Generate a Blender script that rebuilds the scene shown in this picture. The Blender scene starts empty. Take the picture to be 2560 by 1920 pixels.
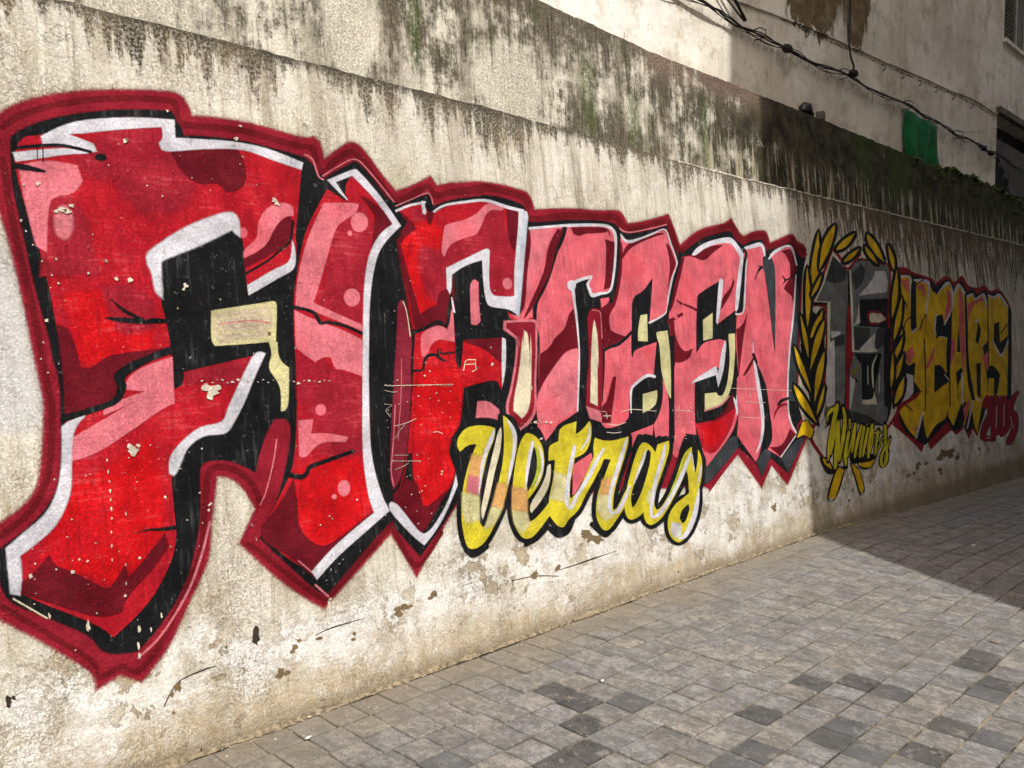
import bpy, math, random
import numpy as np
from mathutils import Matrix, Vector, geometry, noise as mnoise
R = math.radians
scene = bpy.context.scene
COL = scene.collection
random.seed(7); rng = np.random.RandomState(7)

# ------------------------------------------------------------------ camera
cd = bpy.data.cameras.new('camera'); cam = bpy.data.objects.new('camera', cd); COL.objects.link(cam)
cd.sensor_width = 36; cd.lens = 30.009; cd.clip_end = 500; cd.clip_start = 0.05
PITCH, AZ = 0.054772, 0.784413
fw = Vector((math.cos(AZ)*math.cos(PITCH), math.sin(AZ)*math.cos(PITCH), -math.sin(PITCH)))
rt = Vector((math.sin(AZ), -math.cos(AZ), 0)); up = rt.cross(fw)
cam.matrix_world = Matrix(((rt.x, up.x, -fw.x, 0), (rt.y, up.y, -fw.y, 0), (rt.z, up.z, -fw.z, 1.6), (0, 0, 0, 1)))
scene.camera = cam
# ------------------------------------------------------------------ sky, sun, exposure
SUN_EL, SUN_DX, SUN_DY = R(50), -0.4787, -0.8780
w = bpy.data.worlds.new('World'); scene.world = w; w.use_nodes = True
nt = w.node_tree; bg = nt.nodes['Background']; sky = nt.nodes.new('ShaderNodeTexSky')
sky.sky_type = 'NISHITA'; sky.sun_disc = False; sky.sun_elevation = SUN_EL; sky.sun_rotation = math.atan2(SUN_DX, SUN_DY) % (2*math.pi)
sky.dust_density = 6.0; sky.air_density = 1.0; sky.ozone_density = 0.0
nt.links.new(sky.outputs[0], bg.inputs[0]); bg.inputs[1].default_value = 0.14
sd = bpy.data.lights.new('sun', 'SUN'); sun = bpy.data.objects.new('sun', sd); COL.objects.link(sun)
sd.energy = 4.4; sd.angle = R(0.5); sd.color = (1.0, 0.96, 0.90)
sv = Vector((SUN_DX*math.cos(SUN_EL), SUN_DY*math.cos(SUN_EL), math.sin(SUN_EL)))
sun.rotation_euler = sv.to_track_quat('Z', 'Y').to_euler(); sun.location = (-5, -8, 14)
scene.view_settings.view_transform = 'Standard'; scene.view_settings.look = 'None'
scene.view_settings.exposure = 0.2; scene.view_settings.gamma = 1
scene.view_settings.use_curve_mapping = False
scene.render.engine = 'CYCLES'
scene.cycles.transparent_max_bounces = 24; scene.cycles.max_bounces = 6; scene.cycles.diffuse_bounces = 4
# ------------------------------------------------------------------ helpers
def link(o, parent=None):
    COL.objects.link(o)
    if parent: o.parent = parent
    return o
def mesh_obj(name, verts, faces, mat=None, parent=None, uvc=None, smooth=False, me_name=None):
    me = bpy.data.meshes.new(me_name or name); me.from_pydata([tuple(v) for v in verts], [], faces)
    mats = mat if isinstance(mat, (list, tuple)) else [mat]
    for m in mats:
        if m: me.materials.append(m)
    if smooth: me.polygons.foreach_set('use_smooth', [True]*len(me.polygons))
    me.update()
    return link(bpy.data.objects.new(name, me), parent)
def empty(name, loc=(0, 0, 0), parent=None):
    o = bpy.data.objects.new(name, None); o.location = loc; o.empty_display_size = .2
    return link(o, parent)
def tag(o, label=None, cat=None, group=None, kind=None):
    if label: o['label'] = label
    if cat: o['category'] = cat
    if group: o['group'] = group
    if kind: o['kind'] = kind
    return o
def box_data(x0, x1, y0, y1, z0, z1, V, Fc):
    n = len(V)
    V += [(x0,y0,z0),(x1,y0,z0),(x1,y1,z0),(x0,y1,z0),(x0,y0,z1),(x1,y0,z1),(x1,y1,z1),(x0,y1,z1)]
    Fc += [(n,n+3,n+2,n+1),(n+4,n+5,n+6,n+7),(n,n+1,n+5,n+4),(n+1,n+2,n+6,n+5),(n+2,n+3,n+7,n+6),(n+3,n,n+4,n+7)]
def box(name, x0, x1, y0, y1, z0, z1, mat, parent=None, bevel=0):
    V, Fc = [], []; box_data(x0, x1, y0, y1, z0, z1, V, Fc)
    o = mesh_obj(name, V, Fc, mat, parent)
    if bevel:
        m = o.modifiers.new('bevel', 'BEVEL'); m.width = bevel; m.segments = 2
    return o
def tube_data(pts, rad, V, Fc, seg=7):
    pts = [Vector(p) for p in pts]; n0 = len(V); ref = Vector((0, 0.3, 1)).normalized()
    for k, p in enumerate(pts):
        t = (pts[min(k+1, len(pts)-1)] - pts[max(k-1, 0)]).normalized()
        a = t.cross(ref)
        if a.length < 1e-3: a = t.cross(Vector((1, 0, 0)))
        a.normalize(); b = t.cross(a); r = rad[k] if hasattr(rad, '__len__') else rad
        for j in range(seg):
            q = 2*math.pi*j/seg; V.append(tuple(p + a*math.cos(q)*r + b*math.sin(q)*r))
    for k in range(len(pts)-1):
        for j in range(seg):
            j2 = (j+1) % seg
            Fc.append((n0+k*seg+j, n0+k*seg+j2, n0+(k+1)*seg+j2, n0+(k+1)*seg+j))
    Fc.append(tuple(n0+j for j in range(seg))[::-1]); Fc.append(tuple(n0+(len(pts)-1)*seg+j for j in range(seg)))
def tube(name, pts, rad, mat, parent=None, seg=7):
    V, Fc = [], []; tube_data(pts, rad, V, Fc, seg)
    return mesh_obj(name, V, Fc, mat, parent, smooth=True)
def lerp(x, xs, ys): return float(np.interp(x, xs, ys))

# ------------------------------------------------------------------ node helpers
class NB:
    def __init__(s, nt): s.nt = nt; s.n = nt.nodes; s.l = nt.links
    def new(s, t, **k):
        n = s.n.new(t)
        for a, b in k.items(): setattr(n, a, b)
        return n
    def put(s, sock, v):
        if hasattr(v, 'is_linked') or hasattr(v, 'links'): s.l.new(v, sock)
        elif v is not None: sock.default_value = v
    def m(s, op, a, b=None, c=None, clamp=False):
        n = s.new('ShaderNodeMath', operation=op, use_clamp=clamp)
        for i, v in enumerate((a, b, c)):
            if v is not None: s.put(n.inputs[i], v)
        return n.outputs[0]
    def mr(s, v, a, b, c=0., d=1., smooth=True):
        n = s.new('ShaderNodeMapRange', interpolation_type='SMOOTHSTEP' if smooth else 'LINEAR')
        for i, q in enumerate((v, a, b, c, d)): s.put(n.inputs[i], q)
        return n.outputs[0]
    def vec(s, x, y, z):
        n = s.new('ShaderNodeCombineXYZ')
        for i, q in enumerate((x, y, z)): s.put(n.inputs[i], q)
        return n.outputs[0]
    def vm(s, op, a, b=None, sc=None):
        n = s.new('ShaderNodeVectorMath', operation=op); s.put(n.inputs[0], a)
        if b is not None: s.put(n.inputs[1], b)
        if sc is not None: s.put(n.inputs[3], sc)
        return n.outputs[0]
    def noise(s, v, scale=1., detail=4., rough=.55, dist=0., col=False):
        n = s.new('ShaderNodeTexNoise'); s.l.new(v, n.inputs['Vector'])
        n.inputs['Scale'].default_value = scale; n.inputs['Detail'].default_value = detail
        n.inputs['Roughness'].default_value = rough; n.inputs['Distortion'].default_value = dist
        return n.outputs['Color' if col else 'Fac']
    def vor(s, v, scale=1., feature='DISTANCE_TO_EDGE', rnd=1.):
        n = s.new('ShaderNodeTexVoronoi', feature=feature); s.l.new(v, n.inputs['Vector'])
        n.inputs['Scale'].default_value = scale; n.inputs['Randomness'].default_value = rnd
        return n.outputs['Distance']
    def mix(s, f, a, b, mode='MIX'):
        n = s.new('ShaderNodeMix', data_type='RGBA', blend_type=mode); n.clamp_factor = True
        s.put(n.inputs[0], f)
        for i, q in ((6, a), (7, b)):
            if isinstance(q, tuple): q = tuple(q)+(1.,)*(4-len(q))
            s.put(n.inputs[i], q)
        return n.outputs[2]
def new_mat(name, rough=.8, spec=.25):
    m = bpy.data.materials.new(name); m.use_nodes = True
    b = NB(m.node_tree); p = m.node_tree.nodes['Principled BSDF']
    p.inputs['Roughness'].default_value = rough; p.inputs['Specular IOR Level'].default_value = spec
    return m, b, p
def bump(b, p, h, dist=1., strength=1.):
    n = b.new('ShaderNodeBump'); n.inputs['Distance'].default_value = dist; n.inputs['Strength'].default_value = strength
    b.put(n.inputs['Height'], h); b.l.new(n.outputs[0], p.inputs['Normal'])
def simple_mat(name, col, rough=.75, var=.25, scale=9, bumpd=.002, spec=.25, metal=0):
    m, b, p = new_mat(name, rough, spec); co = b.new('ShaderNodeTexCoord').outputs['Object']
    n = b.noise(co, scale, 6); f = b.mr(n, .3, .7)
    c = b.mix(f, tuple(x*(1-var) for x in col), tuple(min(1, x*(1+var)) for x in col)); b.put(p.inputs['Base Color'], c)
    bump(b, p, b.m('MULTIPLY', b.noise(co, scale*6, 4), bumpd)); p.inputs['Metallic'].default_value = metal
    return m

# wall relief, shared by the plaster and by every coat of paint on it (local x along the wall, y up the slope)
def relief_group():
    g = bpy.data.node_groups.new('plaster_relief', 'ShaderNodeTree')
    for nme in ('Height', 'Wear', 'Crack', 'Fine', 'Crease'): g.interface.new_socket(nme, in_out='OUTPUT', socket_type='NodeSocketFloat')
    b = NB(g); out = b.new('NodeGroupOutput'); co = b.new('ShaderNodeTexCoord').outputs['Object']
    sep = b.new('ShaderNodeSeparateXYZ'); b.l.new(co, sep.inputs[0]); x, y = sep.outputs[0], sep.outputs[1]
    p2 = b.vec(x, y, 0.)
    low = b.mr(y, .85, .15)
    und = b.noise(p2, 2.2, 2, .5)
    mid = b.noise(p2, 17, 7, .62)
    fine = b.noise(p2, 95, 5, .7)
    brush = b.noise(b.vec(b.m('MULTIPLY', x, 70), b.m('MULTIPLY', y, 7), 0.), 1, 4, .6)
    warp = b.vm('ADD', p2, b.vm('SCALE', b.noise(p2, 9, 5, .65, col=True), sc=.16))
    v1 = b.vor(warp, 5.2); v2 = b.vor(warp, 13)
    gate = b.mr(b.noise(p2, 2.3, 4, .65), .5, .64); gate2 = b.mr(b.noise(b.vm('ADD', p2, (7., 3., 0.)), 2.6, 5, .65), .52, .66)
    c1 = b.m('MULTIPLY', b.mr(v1, .012, .003), gate); c2 = b.m('MULTIPLY', b.mr(v2, .030, .008), b.m('MULTIPLY', gate2, .85))
    crack = b.m('MAXIMUM', c1, c2)
    rn = b.noise(p2, 42, 4, .6); ridge = b.m('SUBTRACT', 1., b.m('ABSOLUTE', b.m('MULTIPLY_ADD', rn, 2., -1.)))
    rn2 = b.noise(b.vm('ADD', p2, (4., 2., 0.)), 110, 3, .6); ridge2 = b.m('SUBTRACT', 1., b.m('ABSOLUTE', b.m('MULTIPLY_ADD', rn2, 2., -1.)))
    crease = b.m('MAXIMUM', b.mr(ridge, .93, .995), b.m('MULTIPLY', b.mr(ridge2, .93, 1.), .7))
    lowrough = b.m('MULTIPLY_ADD', low, .008, .006)
    h = b.m('MULTIPLY', und, .012); h = b.m('MULTIPLY_ADD', mid, lowrough, h)
    h = b.m('MULTIPLY_ADD', fine, .0028, h); h = b.m('MULTIPLY_ADD', brush, .0018, h); h = b.m('MULTIPLY_ADD', crack, -.0025, h); h = b.m('MULTIPLY_ADD', crease, -.0014, h)
    # flaked spots: small, mostly where the coat is thin
    wn = b.noise(p2, 34, 5, .68); wn2 = b.noise(b.vm('ADD', p2, (3., 9., 0.)), 4, 3, .6)
    wear = b.mr(b.m('MULTIPLY_ADD', wn2, .22, wn), .775, .82)
    sc1 = b.noise(b.vec(b.m('MULTIPLY', x, 160), b.m('MULTIPLY', y, 5), 0.), 1, 3, .6)
    scr = b.mr(b.m('MULTIPLY_ADD', wn2, .25, sc1), .84, .90, 0, .55)
    wear = b.m('MAXIMUM', wear, scr)
    b.l.new(h, out.inputs[0]); b.l.new(wear, out.inputs[1]); b.l.new(crack, out.inputs[2]); b.l.new(fine, out.inputs[3]); b.l.new(crease, out.inputs[4])
    return g
RELIEF = relief_group()
def relief(b):
    n = b.new('ShaderNodeGroup'); n.node_tree = RELIEF; return n.outputs

def plaster_material():
    m, b, p = new_mat('street_wall_plaster', .9, .15); r = relief(b)
    co = b.new('ShaderNodeTexCoord').outputs['Object']; sep = b.new('ShaderNodeSeparateXYZ'); b.l.new(co, sep.inputs[0]); x, y = sep.outputs[0], sep.outputs[1]
    p2 = b.vec(x, y, 0.)
    st = b.noise(b.vec(b.m('MULTIPLY', x, 7), b.m('MULTIPLY', y, .7), 0.), 1, 6, .62)
    st2 = b.noise(b.vec(b.m('MULTIPLY', x, 34), b.m('MULTIPLY', y, 2.6), 3.), 1, 5, .65)
    blot = b.noise(p2, 1.3, 5, .6)
    c = b.mix(b.mr(st, .36, .64), (.41, .375, .30), (.70, .675, .595))
    c = b.mix(b.mr(blot, .4, .62, 0, .55), c, (.54, .52, .46))
    # whiter limewash high on the middle and right
    wh = b.m('MULTIPLY', b.mr(x, 2.4, 4.2), b.mr(y, 1.7, 2.3)); wh = b.m('MULTIPLY', wh, b.mr(st2, .38, .6))
    c = b.mix(b.m('MULTIPLY', wh, .75), c, (.74, .71, .64))
    c = b.mix(b.m('MULTIPLY', b.mr(st2, .54, .66), .5), c, (.27, .215, .14))
    st3 = b.noise(b.vec(b.m('MULTIPLY', x, 9), b.m('MULTIPLY', y, .45), 8.), 1, 5, .7); c = b.mix(b.m('MULTIPLY', b.mr(st3, .52, .66), b.mr(y, .9, 2.6, .15, .6)), c, (.21, .185, .135))
    c = b.mix(b.m('MULTIPLY', b.mr(b.noise(b.vec(b.m('MULTIPLY', x, 18), b.m('MULTIPLY', y, .8), 12.), 1, 5, .7), .54, .64), b.mr(y, 1.6, 2.6, 0., .6)), c, (.74, .72, .66))
    # old yellowish-olive stain at a few places
    c = b.mix(b.m('MULTIPLY', b.mr(b.noise(p2, 2.7, 3), .58, .72), .35), c, (.38, .35, .18))
    # limewash and salts low down
    ed = b.m('MULTIPLY_ADD', b.noise(p2, 1.6, 5, .6), 1.1, -.55)
    ylow = b.m('ADD', y, ed)
    ylim = b.mr(x, 1.5, 4.2, .30, 0., False); yl2 = b.m('ADD', ylow, ylim); lowband = b.m('MULTIPLY', b.mr(yl2, .82, .62), b.mr(ylow, .06, .22))
    wn = b.mr(b.noise(p2, 5, 7, .7), .36, .56)
    c = b.mix(b.m('MULTIPLY', b.m('MULTIPLY', lowband, wn), .95), c, (.74, .735, .72))
    dirt = b.m('MULTIPLY', b.mr(b.m('MULTIPLY_ADD', ed, .35, y), .3, .06), b.mr(b.noise(p2, 14, 6, .7), .3, .62))
    c = b.mix(b.m('MULTIPLY', dirt, .8), c, (.42, .34, .215))
    rg = b.noise(p2, 11, 9, .82); c = b.mix(b.m('MULTIPLY', b.mr(rg, .52, .62), b.mr(y, .2, 1.6, .5, .28)), c, (.30, .25, .17))
    pn = b.m('MULTIPLY_ADD', b.noise(b.vm('ADD', p2, (4., 4., 0.)), 5.5, 9, .70), 1., b.mr(b.m('ABSOLUTE', b.m('SUBTRACT', y, .36)), .40, .05, -.10, .035))
    pk = b.m('MULTIPLY', b.mr(pn, .565, .58), b.mr(b.noise(p2, 1.1, 3), .42, .55)); rim = b.m('MULTIPLY', b.mr(pn, .55, .566), b.m('SUBTRACT', 1., b.mr(pn, .57, .59)))
    c = b.mix(b.m('MULTIPLY', pk, .85), c, b.mix(b.mr(rg, .4, .6), (.30, .235, .15), (.46, .385, .26)))
    c = b.mix(b.m('MULTIPLY', b.m('MULTIPLY', rim, pk), .8), c, (.10, .08, .05))
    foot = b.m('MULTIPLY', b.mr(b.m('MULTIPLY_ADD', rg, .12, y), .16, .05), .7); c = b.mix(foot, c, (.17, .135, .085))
    # bluish white patch left of the lettering
    lw = b.m('MULTIPLY', b.mr(b.m('MULTIPLY_ADD', blot, .3, x), 1.36, 1.24), b.m('MULTIPLY', b.mr(y, 1.24, 1.33), b.mr(y, 2.08, 1.85)))
    c = b.mix(b.m('MULTIPLY', lw, .6), c, (.50, .52, .58))
    # bluish smudge by the ledge of the mural
    # black run-off under the top edge
    d = b.m('SUBTRACT', 2.905, y)
    ln = b.noise(b.vec(b.m('MULTIPLY', x, 1.6), 0., 5.), 1, 4, .6)
    xr = b.mr(x, 6.2, 9.5)
    L = b.m('ADD', b.m('MULTIPLY_ADD', b.mr(ln, .35, .7), .5, .09), b.m('MULTIPLY', xr, .95))
    drip = b.m('MULTIPLY_ADD', b.m('SUBTRACT', b.noise(p2, 38, 4, .7), .5), .35, b.noise(b.vec(b.m('MULTIPLY', x, 15), b.m('MULTIPLY', y, 1.9), 1.), 1, 6, .72))
    dm = b.mr(b.m('SUBTRACT', drip, b.m('MULTIPLY', b.m('DIVIDE', d, L), .30)), .33, .46)
    gr = b.mr(b.noise(p2, 75, 5, .8), .40, .56)
    dm = b.m('MULTIPLY', dm, b.m('MULTIPLY_ADD', gr, .55, b.m('MULTIPLY_ADD', xr, .35, .5)), clamp=True)
    c = b.mix(dm, c, b.mix(b.mr(b.noise(p2, 6, 4), .4, .6), (.030, .024, .014), (.085, .062, .032)))
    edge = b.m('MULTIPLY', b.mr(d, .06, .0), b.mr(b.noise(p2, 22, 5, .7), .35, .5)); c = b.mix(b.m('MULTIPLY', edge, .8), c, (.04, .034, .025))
    # grime towards the far end, and rust brown spots there
    far = b.m('MULTIPLY', b.mr(x, 6.8, 10.5), b.mr(b.noise(b.vec(b.m('MULTIPLY', x, 3), b.m('MULTIPLY', y, 1.2), 2.), 1, 6, .65), .4, .6))
    c = b.mix(b.m('MULTIPLY', far, .45), c, (.16, .125, .07))
    spots = b.m('MULTIPLY', b.mr(b.noise(b.vm('ADD', p2, (5., 1., 0.)), 9, 6, .72), .62, .68), .6); c = b.mix(spots, c, (.13, .10, .06))
    c = b.mix(b.m('MULTIPLY', r[2], .55), c, (.09, .075, .05))
    cg = b.noise(b.vm('ADD', p2, (2., 8., 0.)), 3.2, 4, .6); c = b.mix(b.m('MULTIPLY', r[4], b.mr(cg, .42, .62, .0, .7)), c, (.14, .115, .08))
    hl = b.mr(b.noise(b.vm('ADD', p2, (9., 8., 0.)), 85, 4, .7), .56, .7); c = b.mix(b.m('MULTIPLY', hl, .45), c, (.68, .65, .58))
    sp = b.mr(b.noise(b.vm('ADD', p2, (1., 4., 0.)), 130, 3, .7), .30, .39, 1, 0); c = b.mix(b.m('MULTIPLY', sp, .45), c, (.10, .08, .05))
    g2 = b.mr(r[3], .34, .66, .76, 1.18, False); c = b.mix(1., c, b.vec(g2, g2, g2), 'MULTIPLY')
    b.put(p.inputs['Base Color'], c); bump(b, p, b.m('MULTIPLY_ADD', pk, -.004, r[0]))
    return m
M_PLASTER = plaster_material()

PAINT = {'halo': (.25,.008,.022), 'fringe': (.46,.38,.17), 'halocore': (.14,.004,.010), 'black': (.005,.006,.008), 'red': (.44,.007,.018), 'bright': (.58,.003,.007), 'red2': (.50,.005,.012), 'midred': (.33,.012,.028),
 'maroon': (.13,.003,.011), 'maroon2': (.24,.008,.022), 'rim': (.22,.015,.035), 'pink': (.68,.17,.22), 'rose': (.58,.17,.21), 'coral': (.66,.115,.155), 'salmon': (.62,.12,.11),
 'white': (.62,.62,.70), 'lav': (.50,.55,.66), 'cream': (.68,.62,.46), 'cream2': (.60,.58,.44), 'pale': (.58,.55,.29), 'tint': (.52,.44,.32), 'grey': (.035,.042,.050),
 'grey2': (.13,.14,.14), 'dgrey': (.035,.038,.04), 'light': (.55,.54,.56), 'yellow': (.60,.52,.03), 'yellow2': (.68,.43,.008), 'yellow3': (.62,.54,.02), 'olive': (.25,.18,.03),
 'dred': (.26,.008,.014), 'dred2': (.30,.01,.025), 'apricot': (.64,.36,.13), 'lime': (.35,.42,.03), 'chip': (.66,.60,.50), 'chip2': (.5,.42,.36), 'brown': (.20,.145,.08), 'dark': (.05,.04,.03)}
def paint_material(k):
    col = PAINT[k]; chip = k in ('chip', 'chip2', 'brown', 'dark')
    m, b, p = new_mat(k+'_paint', .95 if chip else .72, .08); r = relief(b)
    co = b.new('ShaderNodeTexCoord').outputs['Object']; sep = b.new('ShaderNodeSeparateXYZ'); b.l.new(co, sep.inputs[0])
    x, y = sep.outputs[0], sep.outputs[1]; p2 = b.vec(x, y, 0.)
    n1 = b.noise(p2, 5, 6, .65); n2 = b.noise(b.vec(b.m('MULTIPLY', x, 55), b.m('MULTIPLY', y, 5), 0.), 1, 4, .6)
    dk = tuple(q*.62 for q in col); lt = tuple(min(.9, q*1.10+.004) for q in col)
    c = b.mix(b.mr(n1, .3, .7), dk, lt)
    if k in ('black', 'grey', 'grey2', 'dgrey'):
        c = b.mix(b.m('MULTIPLY', b.mr(n2, .53, .7), b.mr(n1, .4, .65, .2, .75)), c, tuple(q*2.2+.05 for q in col)); c = b.mix(b.m('MULTIPLY', b.mr(b.noise(p2, 26, 5, .8), .60, .68), .6), c, (.16, .16, .155))
        
    elif k in ('red', 'midred', 'bright', 'red2'):
        hs = b.noise(b.vec(b.m('MULTIPLY', x, 6), b.m('MULTIPLY', y, 60), 0.), 1, 5, .6)
        c = b.mix(b.m('MULTIPLY', b.mr(b.m('MULTIPLY', hs, b.mr(n1, .35, .7, .7, 1.15)), .5, .72), .35 if k != 'midred' else .45), c, (.60, .10, .12))
        c = b.mix(b.m('MULTIPLY', b.mr(n2, .48, .68), .5), c, (.20, .004, .01)); c = b.mix(b.m('MULTIPLY', b.mr(b.noise(b.vm('ADD', p2, (4., 4., 0.)), 2.4, 5, .65), .5, .66), .5), c, (.30, .006, .02)); c = b.mix(b.m('MULTIPLY', b.mr(b.noise(b.vm('ADD', p2, (8., 4., 0.)), 30, 6, .8), .60, .67), .5), c, (.56, .16, .16))
    elif k in ('pink', 'coral', 'rose', 'salmon'):
        c = b.mix(b.m('MULTIPLY', b.mr(n2, .45, .75), .4), c, (.72, .26, .28))
        c = b.mix(b.m('MULTIPLY', b.mr(b.noise(b.vm('ADD', p2, (2., 6., 0.)), 3, 5), .5, .68), .35), c, (.60, .045, .07))
    else:
        c = b.mix(b.m('MULTIPLY', b.mr(n2, .5, .8), .3), c, tuple(q*.6 for q in col))
    c = b.mix(b.m('MULTIPLY', r[2], .22), c, (.05, .035, .03)); c = b.mix(b.m('MULTIPLY', r[4], .28), c, tuple(q*.3 for q in col)); g3 = b.mr(r[3], .32, .68, .80, 1.16, False); c = b.mix(1., c, b.vec(g3, g3, g3), 'MULTIPLY')
    b.put(p.inputs['Base Color'], c)
    at = b.new('ShaderNodeAttribute', attribute_name='feather'); a = at.outputs['Fac']
    sp = b.mr(b.m('MULTIPLY_ADD', b.m('SUBTRACT', r[3], .5), .22, b.noise(b.vec(x, y, 7.), 650, 2, .6)), .33, .67, 0.02, .99, False); a = b.m('GREATER_THAN', a, sp)
    if not chip: a = b.m('MULTIPLY', a, b.m('LESS_THAN', r[1], .5))
    b.put(p.inputs['Alpha'], a)
    h = r[0] if not chip else b.m('MULTIPLY_ADD', b.noise(p2, 50, 5, .7), .004, r[0])
    bump(b, p, h)
    return m
PM = {k: paint_material(k) for k in PAINT}

def ledge_wall_material():
    """mossy, rain-streaked retaining wall above the ledge"""
    m, b, p = new_mat('mossy_wall_plaster', .93, .12)
    co = b.new('ShaderNodeTexCoord').outputs['Object']; sep = b.new('ShaderNodeSeparateXYZ'); b.l.new(co, sep.inputs[0]); x, y = sep.outputs[0], sep.outputs[2]
    p2 = b.vec(x, y, 0.)
    st = b.noise(b.vec(b.m('MULTIPLY', x, 15), b.m('MULTIPLY', y, 1.3), 0.), 1, 7, .72)
    stf = b.noise(b.vec(b.m('MULTIPLY', x, 55), b.m('MULTIPLY', y, 4.5), 4.), 1, 6, .75)
    blot = b.noise(b.vec(b.m('MULTIPLY', x, 1.9), b.m('MULTIPLY', y, 1.3), 9.), 1, 6, .7)
    grit = b.noise(p2, 75, 6, .85)
    c = b.mix(b.mr(b.noise(b.vec(b.m('MULTIPLY', x, 5), b.m('MULTIPLY', y, .9), 2.), 1, 6, .7), .38, .62), (.32, .295, .235), (.66, .63, .54))
    dk = b.mr(x, 5.0, 8.0, -.005, .15)
    hi = b.mr(y, 2.9, 3.7, -.05, .05, False)
    rag = b.noise(b.vec(b.m('MULTIPLY', x, 3.2), b.m('MULTIPLY', y, 2.6), 3.), 1, 9, .80)
    low = b.m('MULTIPLY', b.mr(b.m('ABSOLUTE', b.m('SUBTRACT', x, 4.9)), .9, .3), b.mr(y, 3.35, 3.05, 0., .10))
    edge = b.m('MULTIPLY', b.mr(y, 3.62, 3.76), .05)
    s1 = b.m('MULTIPLY_ADD', rag, .95, b.m('MULTIPLY_ADD', stf, .16, b.m('MULTIPLY', st, .36)))
    s1 = b.m('ADD', b.m('ADD', s1, dk), b.m('MULTIPLY_ADD', b.m('SUBTRACT', grit, .5), .5, b.m('ADD', hi, b.m('ADD', low, edge))))
    mask = b.mr(s1, .70, .80)
    # the pale rain-washed places of the left half
    def patch(cx, cy, rx, ry):
        q = b.m('POWER', b.m('DIVIDE', b.m('SUBTRACT', x, cx), rx), 2.); q2 = b.m('POWER', b.m('DIVIDE', b.m('SUBTRACT', y, cy), ry), 2.)
        return b.mr(b.m('MULTIPLY_ADD', b.m('SUBTRACT', stf, .5), 1.6, b.m('MULTIPLY_ADD', b.m('SUBTRACT', st, .5), 3., b.m('ADD', q, q2))), 1.3, .3)
    pale = patch(3.85, 3.18, .32, .3); pale = b.m('MAXIMUM', pale, patch(2.62, 3.4, .13, .9)); pale = b.m('MAXIMUM', pale, patch(1.5, 3.2, .4, .3))
    mask = b.m('MULTIPLY', mask, b.m('SUBTRACT', 1., b.m('MULTIPLY', pale, .9)))
    c = b.mix(b.m('MULTIPLY', pale, b.mr(stf, .35, .6, .35, .95)), c, b.mix(b.mr(grit, .4, .6), (.40, .37, .29), (.66, .64, .56)))
    dark = b.mix(b.mr(b.noise(p2, 5, 5, .7), .35, .65), (.020, .018, .012), (.085, .075, .052))
    lt = b.mr(x, 5.0, 7.0, 0, 1); dark = b.mix(b.m('SUBTRACT', 1., lt), dark, b.mix(b.mr(grit, .3, .7), (.04, .034, .024), (.20, .175, .13)))
    dark = b.mix(b.m('MULTIPLY', b.mr(stf, .5, .62), .75), dark, (.014, .013, .008)); dark = b.mix(b.m('MULTIPLY', b.mr(b.noise(b.vec(b.m('MULTIPLY', x, 8), b.m('MULTIPLY', y, 2.), 11.), 1, 5, .7), .5, .62), .55), dark, (.055, .062, .022))
    c = b.mix(mask, c, dark)
    # long pale runs low down in the dark stretch
    run = b.m('MULTIPLY', b.mr(b.noise(b.vec(b.m('MULTIPLY_ADD', x, 9, b.noise(b.vec(x, 0., 0.), 2.3, 3)), b.m('MULTIPLY', y, .6), 6.), 1, 8, .78), .52, .57), b.mr(b.m('MULTIPLY_ADD', stf, .7, y), 3.72, 3.5))
    run = b.m('MULTIPLY', run, b.mr(x, 4.8, 5.6)); c = b.mix(b.m('MULTIPLY', run, .9), c, (.46, .42, .30))
    # reddish wash near the top between x = 5 and 7.2
    rd = b.m('MULTIPLY', b.m('MULTIPLY', b.mr(x, 4.9, 5.5), b.mr(x, 7.4, 6.9)), b.mr(b.m('MULTIPLY_ADD', stf, .6, y), 3.78, 4.0)); c = b.mix(b.m('MULTIPLY', b.m('MULTIPLY', rd, b.mr(grit, .42, .6)), .5), c, (.50, .33, .28))
    # moss
    def strip(cx, wd, y0, y1):
        q = b.m('ABSOLUTE', b.m('SUBTRACT', b.m('MULTIPLY_ADD', b.noise(p2, 6, 3), .10, x), cx+.05))
        return b.m('MULTIPLY', b.mr(q, wd, wd*.35), b.m('MULTIPLY', b.mr(y, y0-.1, y0+.1), b.mr(y, y1+.1, y1-.1)))
    ms = strip(3.08, .06, 3.14, 4.5)
    for a_ in ((4.6, .12, 3.0, 3.5), (5.1, .10, 3.0, 3.4), (6.06, .07, 2.9, 3.55), (9.2, .25, 3.2, 3.8), (10.2, .5, 3.2, 3.8)): ms = b.m('MAXIMUM', ms, b.m('MULTIPLY', strip(*a_), .8))
    gm = b.m('MULTIPLY', b.mr(x, 8., 12., 0, .5), b.mr(b.noise(p2, 3.3, 5, .7), .42, .6)); ms = b.m('MAXIMUM', ms, gm)
    ms = b.m('MULTIPLY', ms, b.mr(b.noise(p2, 45, 5, .7), .34, .56))
    c = b.mix(b.m('MULTIPLY', ms, b.mr(stf, .4, .6, .6, 1.)), c, (.045, .085, .010))
    g2 = b.mr(grit, .36, .64, .55, 1.45, False); c = b.mix(1., c, b.vec(g2, g2, g2), 'MULTIPLY')
    b.put(p.inputs['Base Color'], c)
    h = b.m('MULTIPLY_ADD', grit, .009, b.m('MULTIPLY', b.noise(p2, 9, 6, .65), .02)); h = b.m('MULTIPLY_ADD', mask, .002, h)
    bump(b, p, h); return m
M_MOSSWALL = ledge_wall_material()

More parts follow.
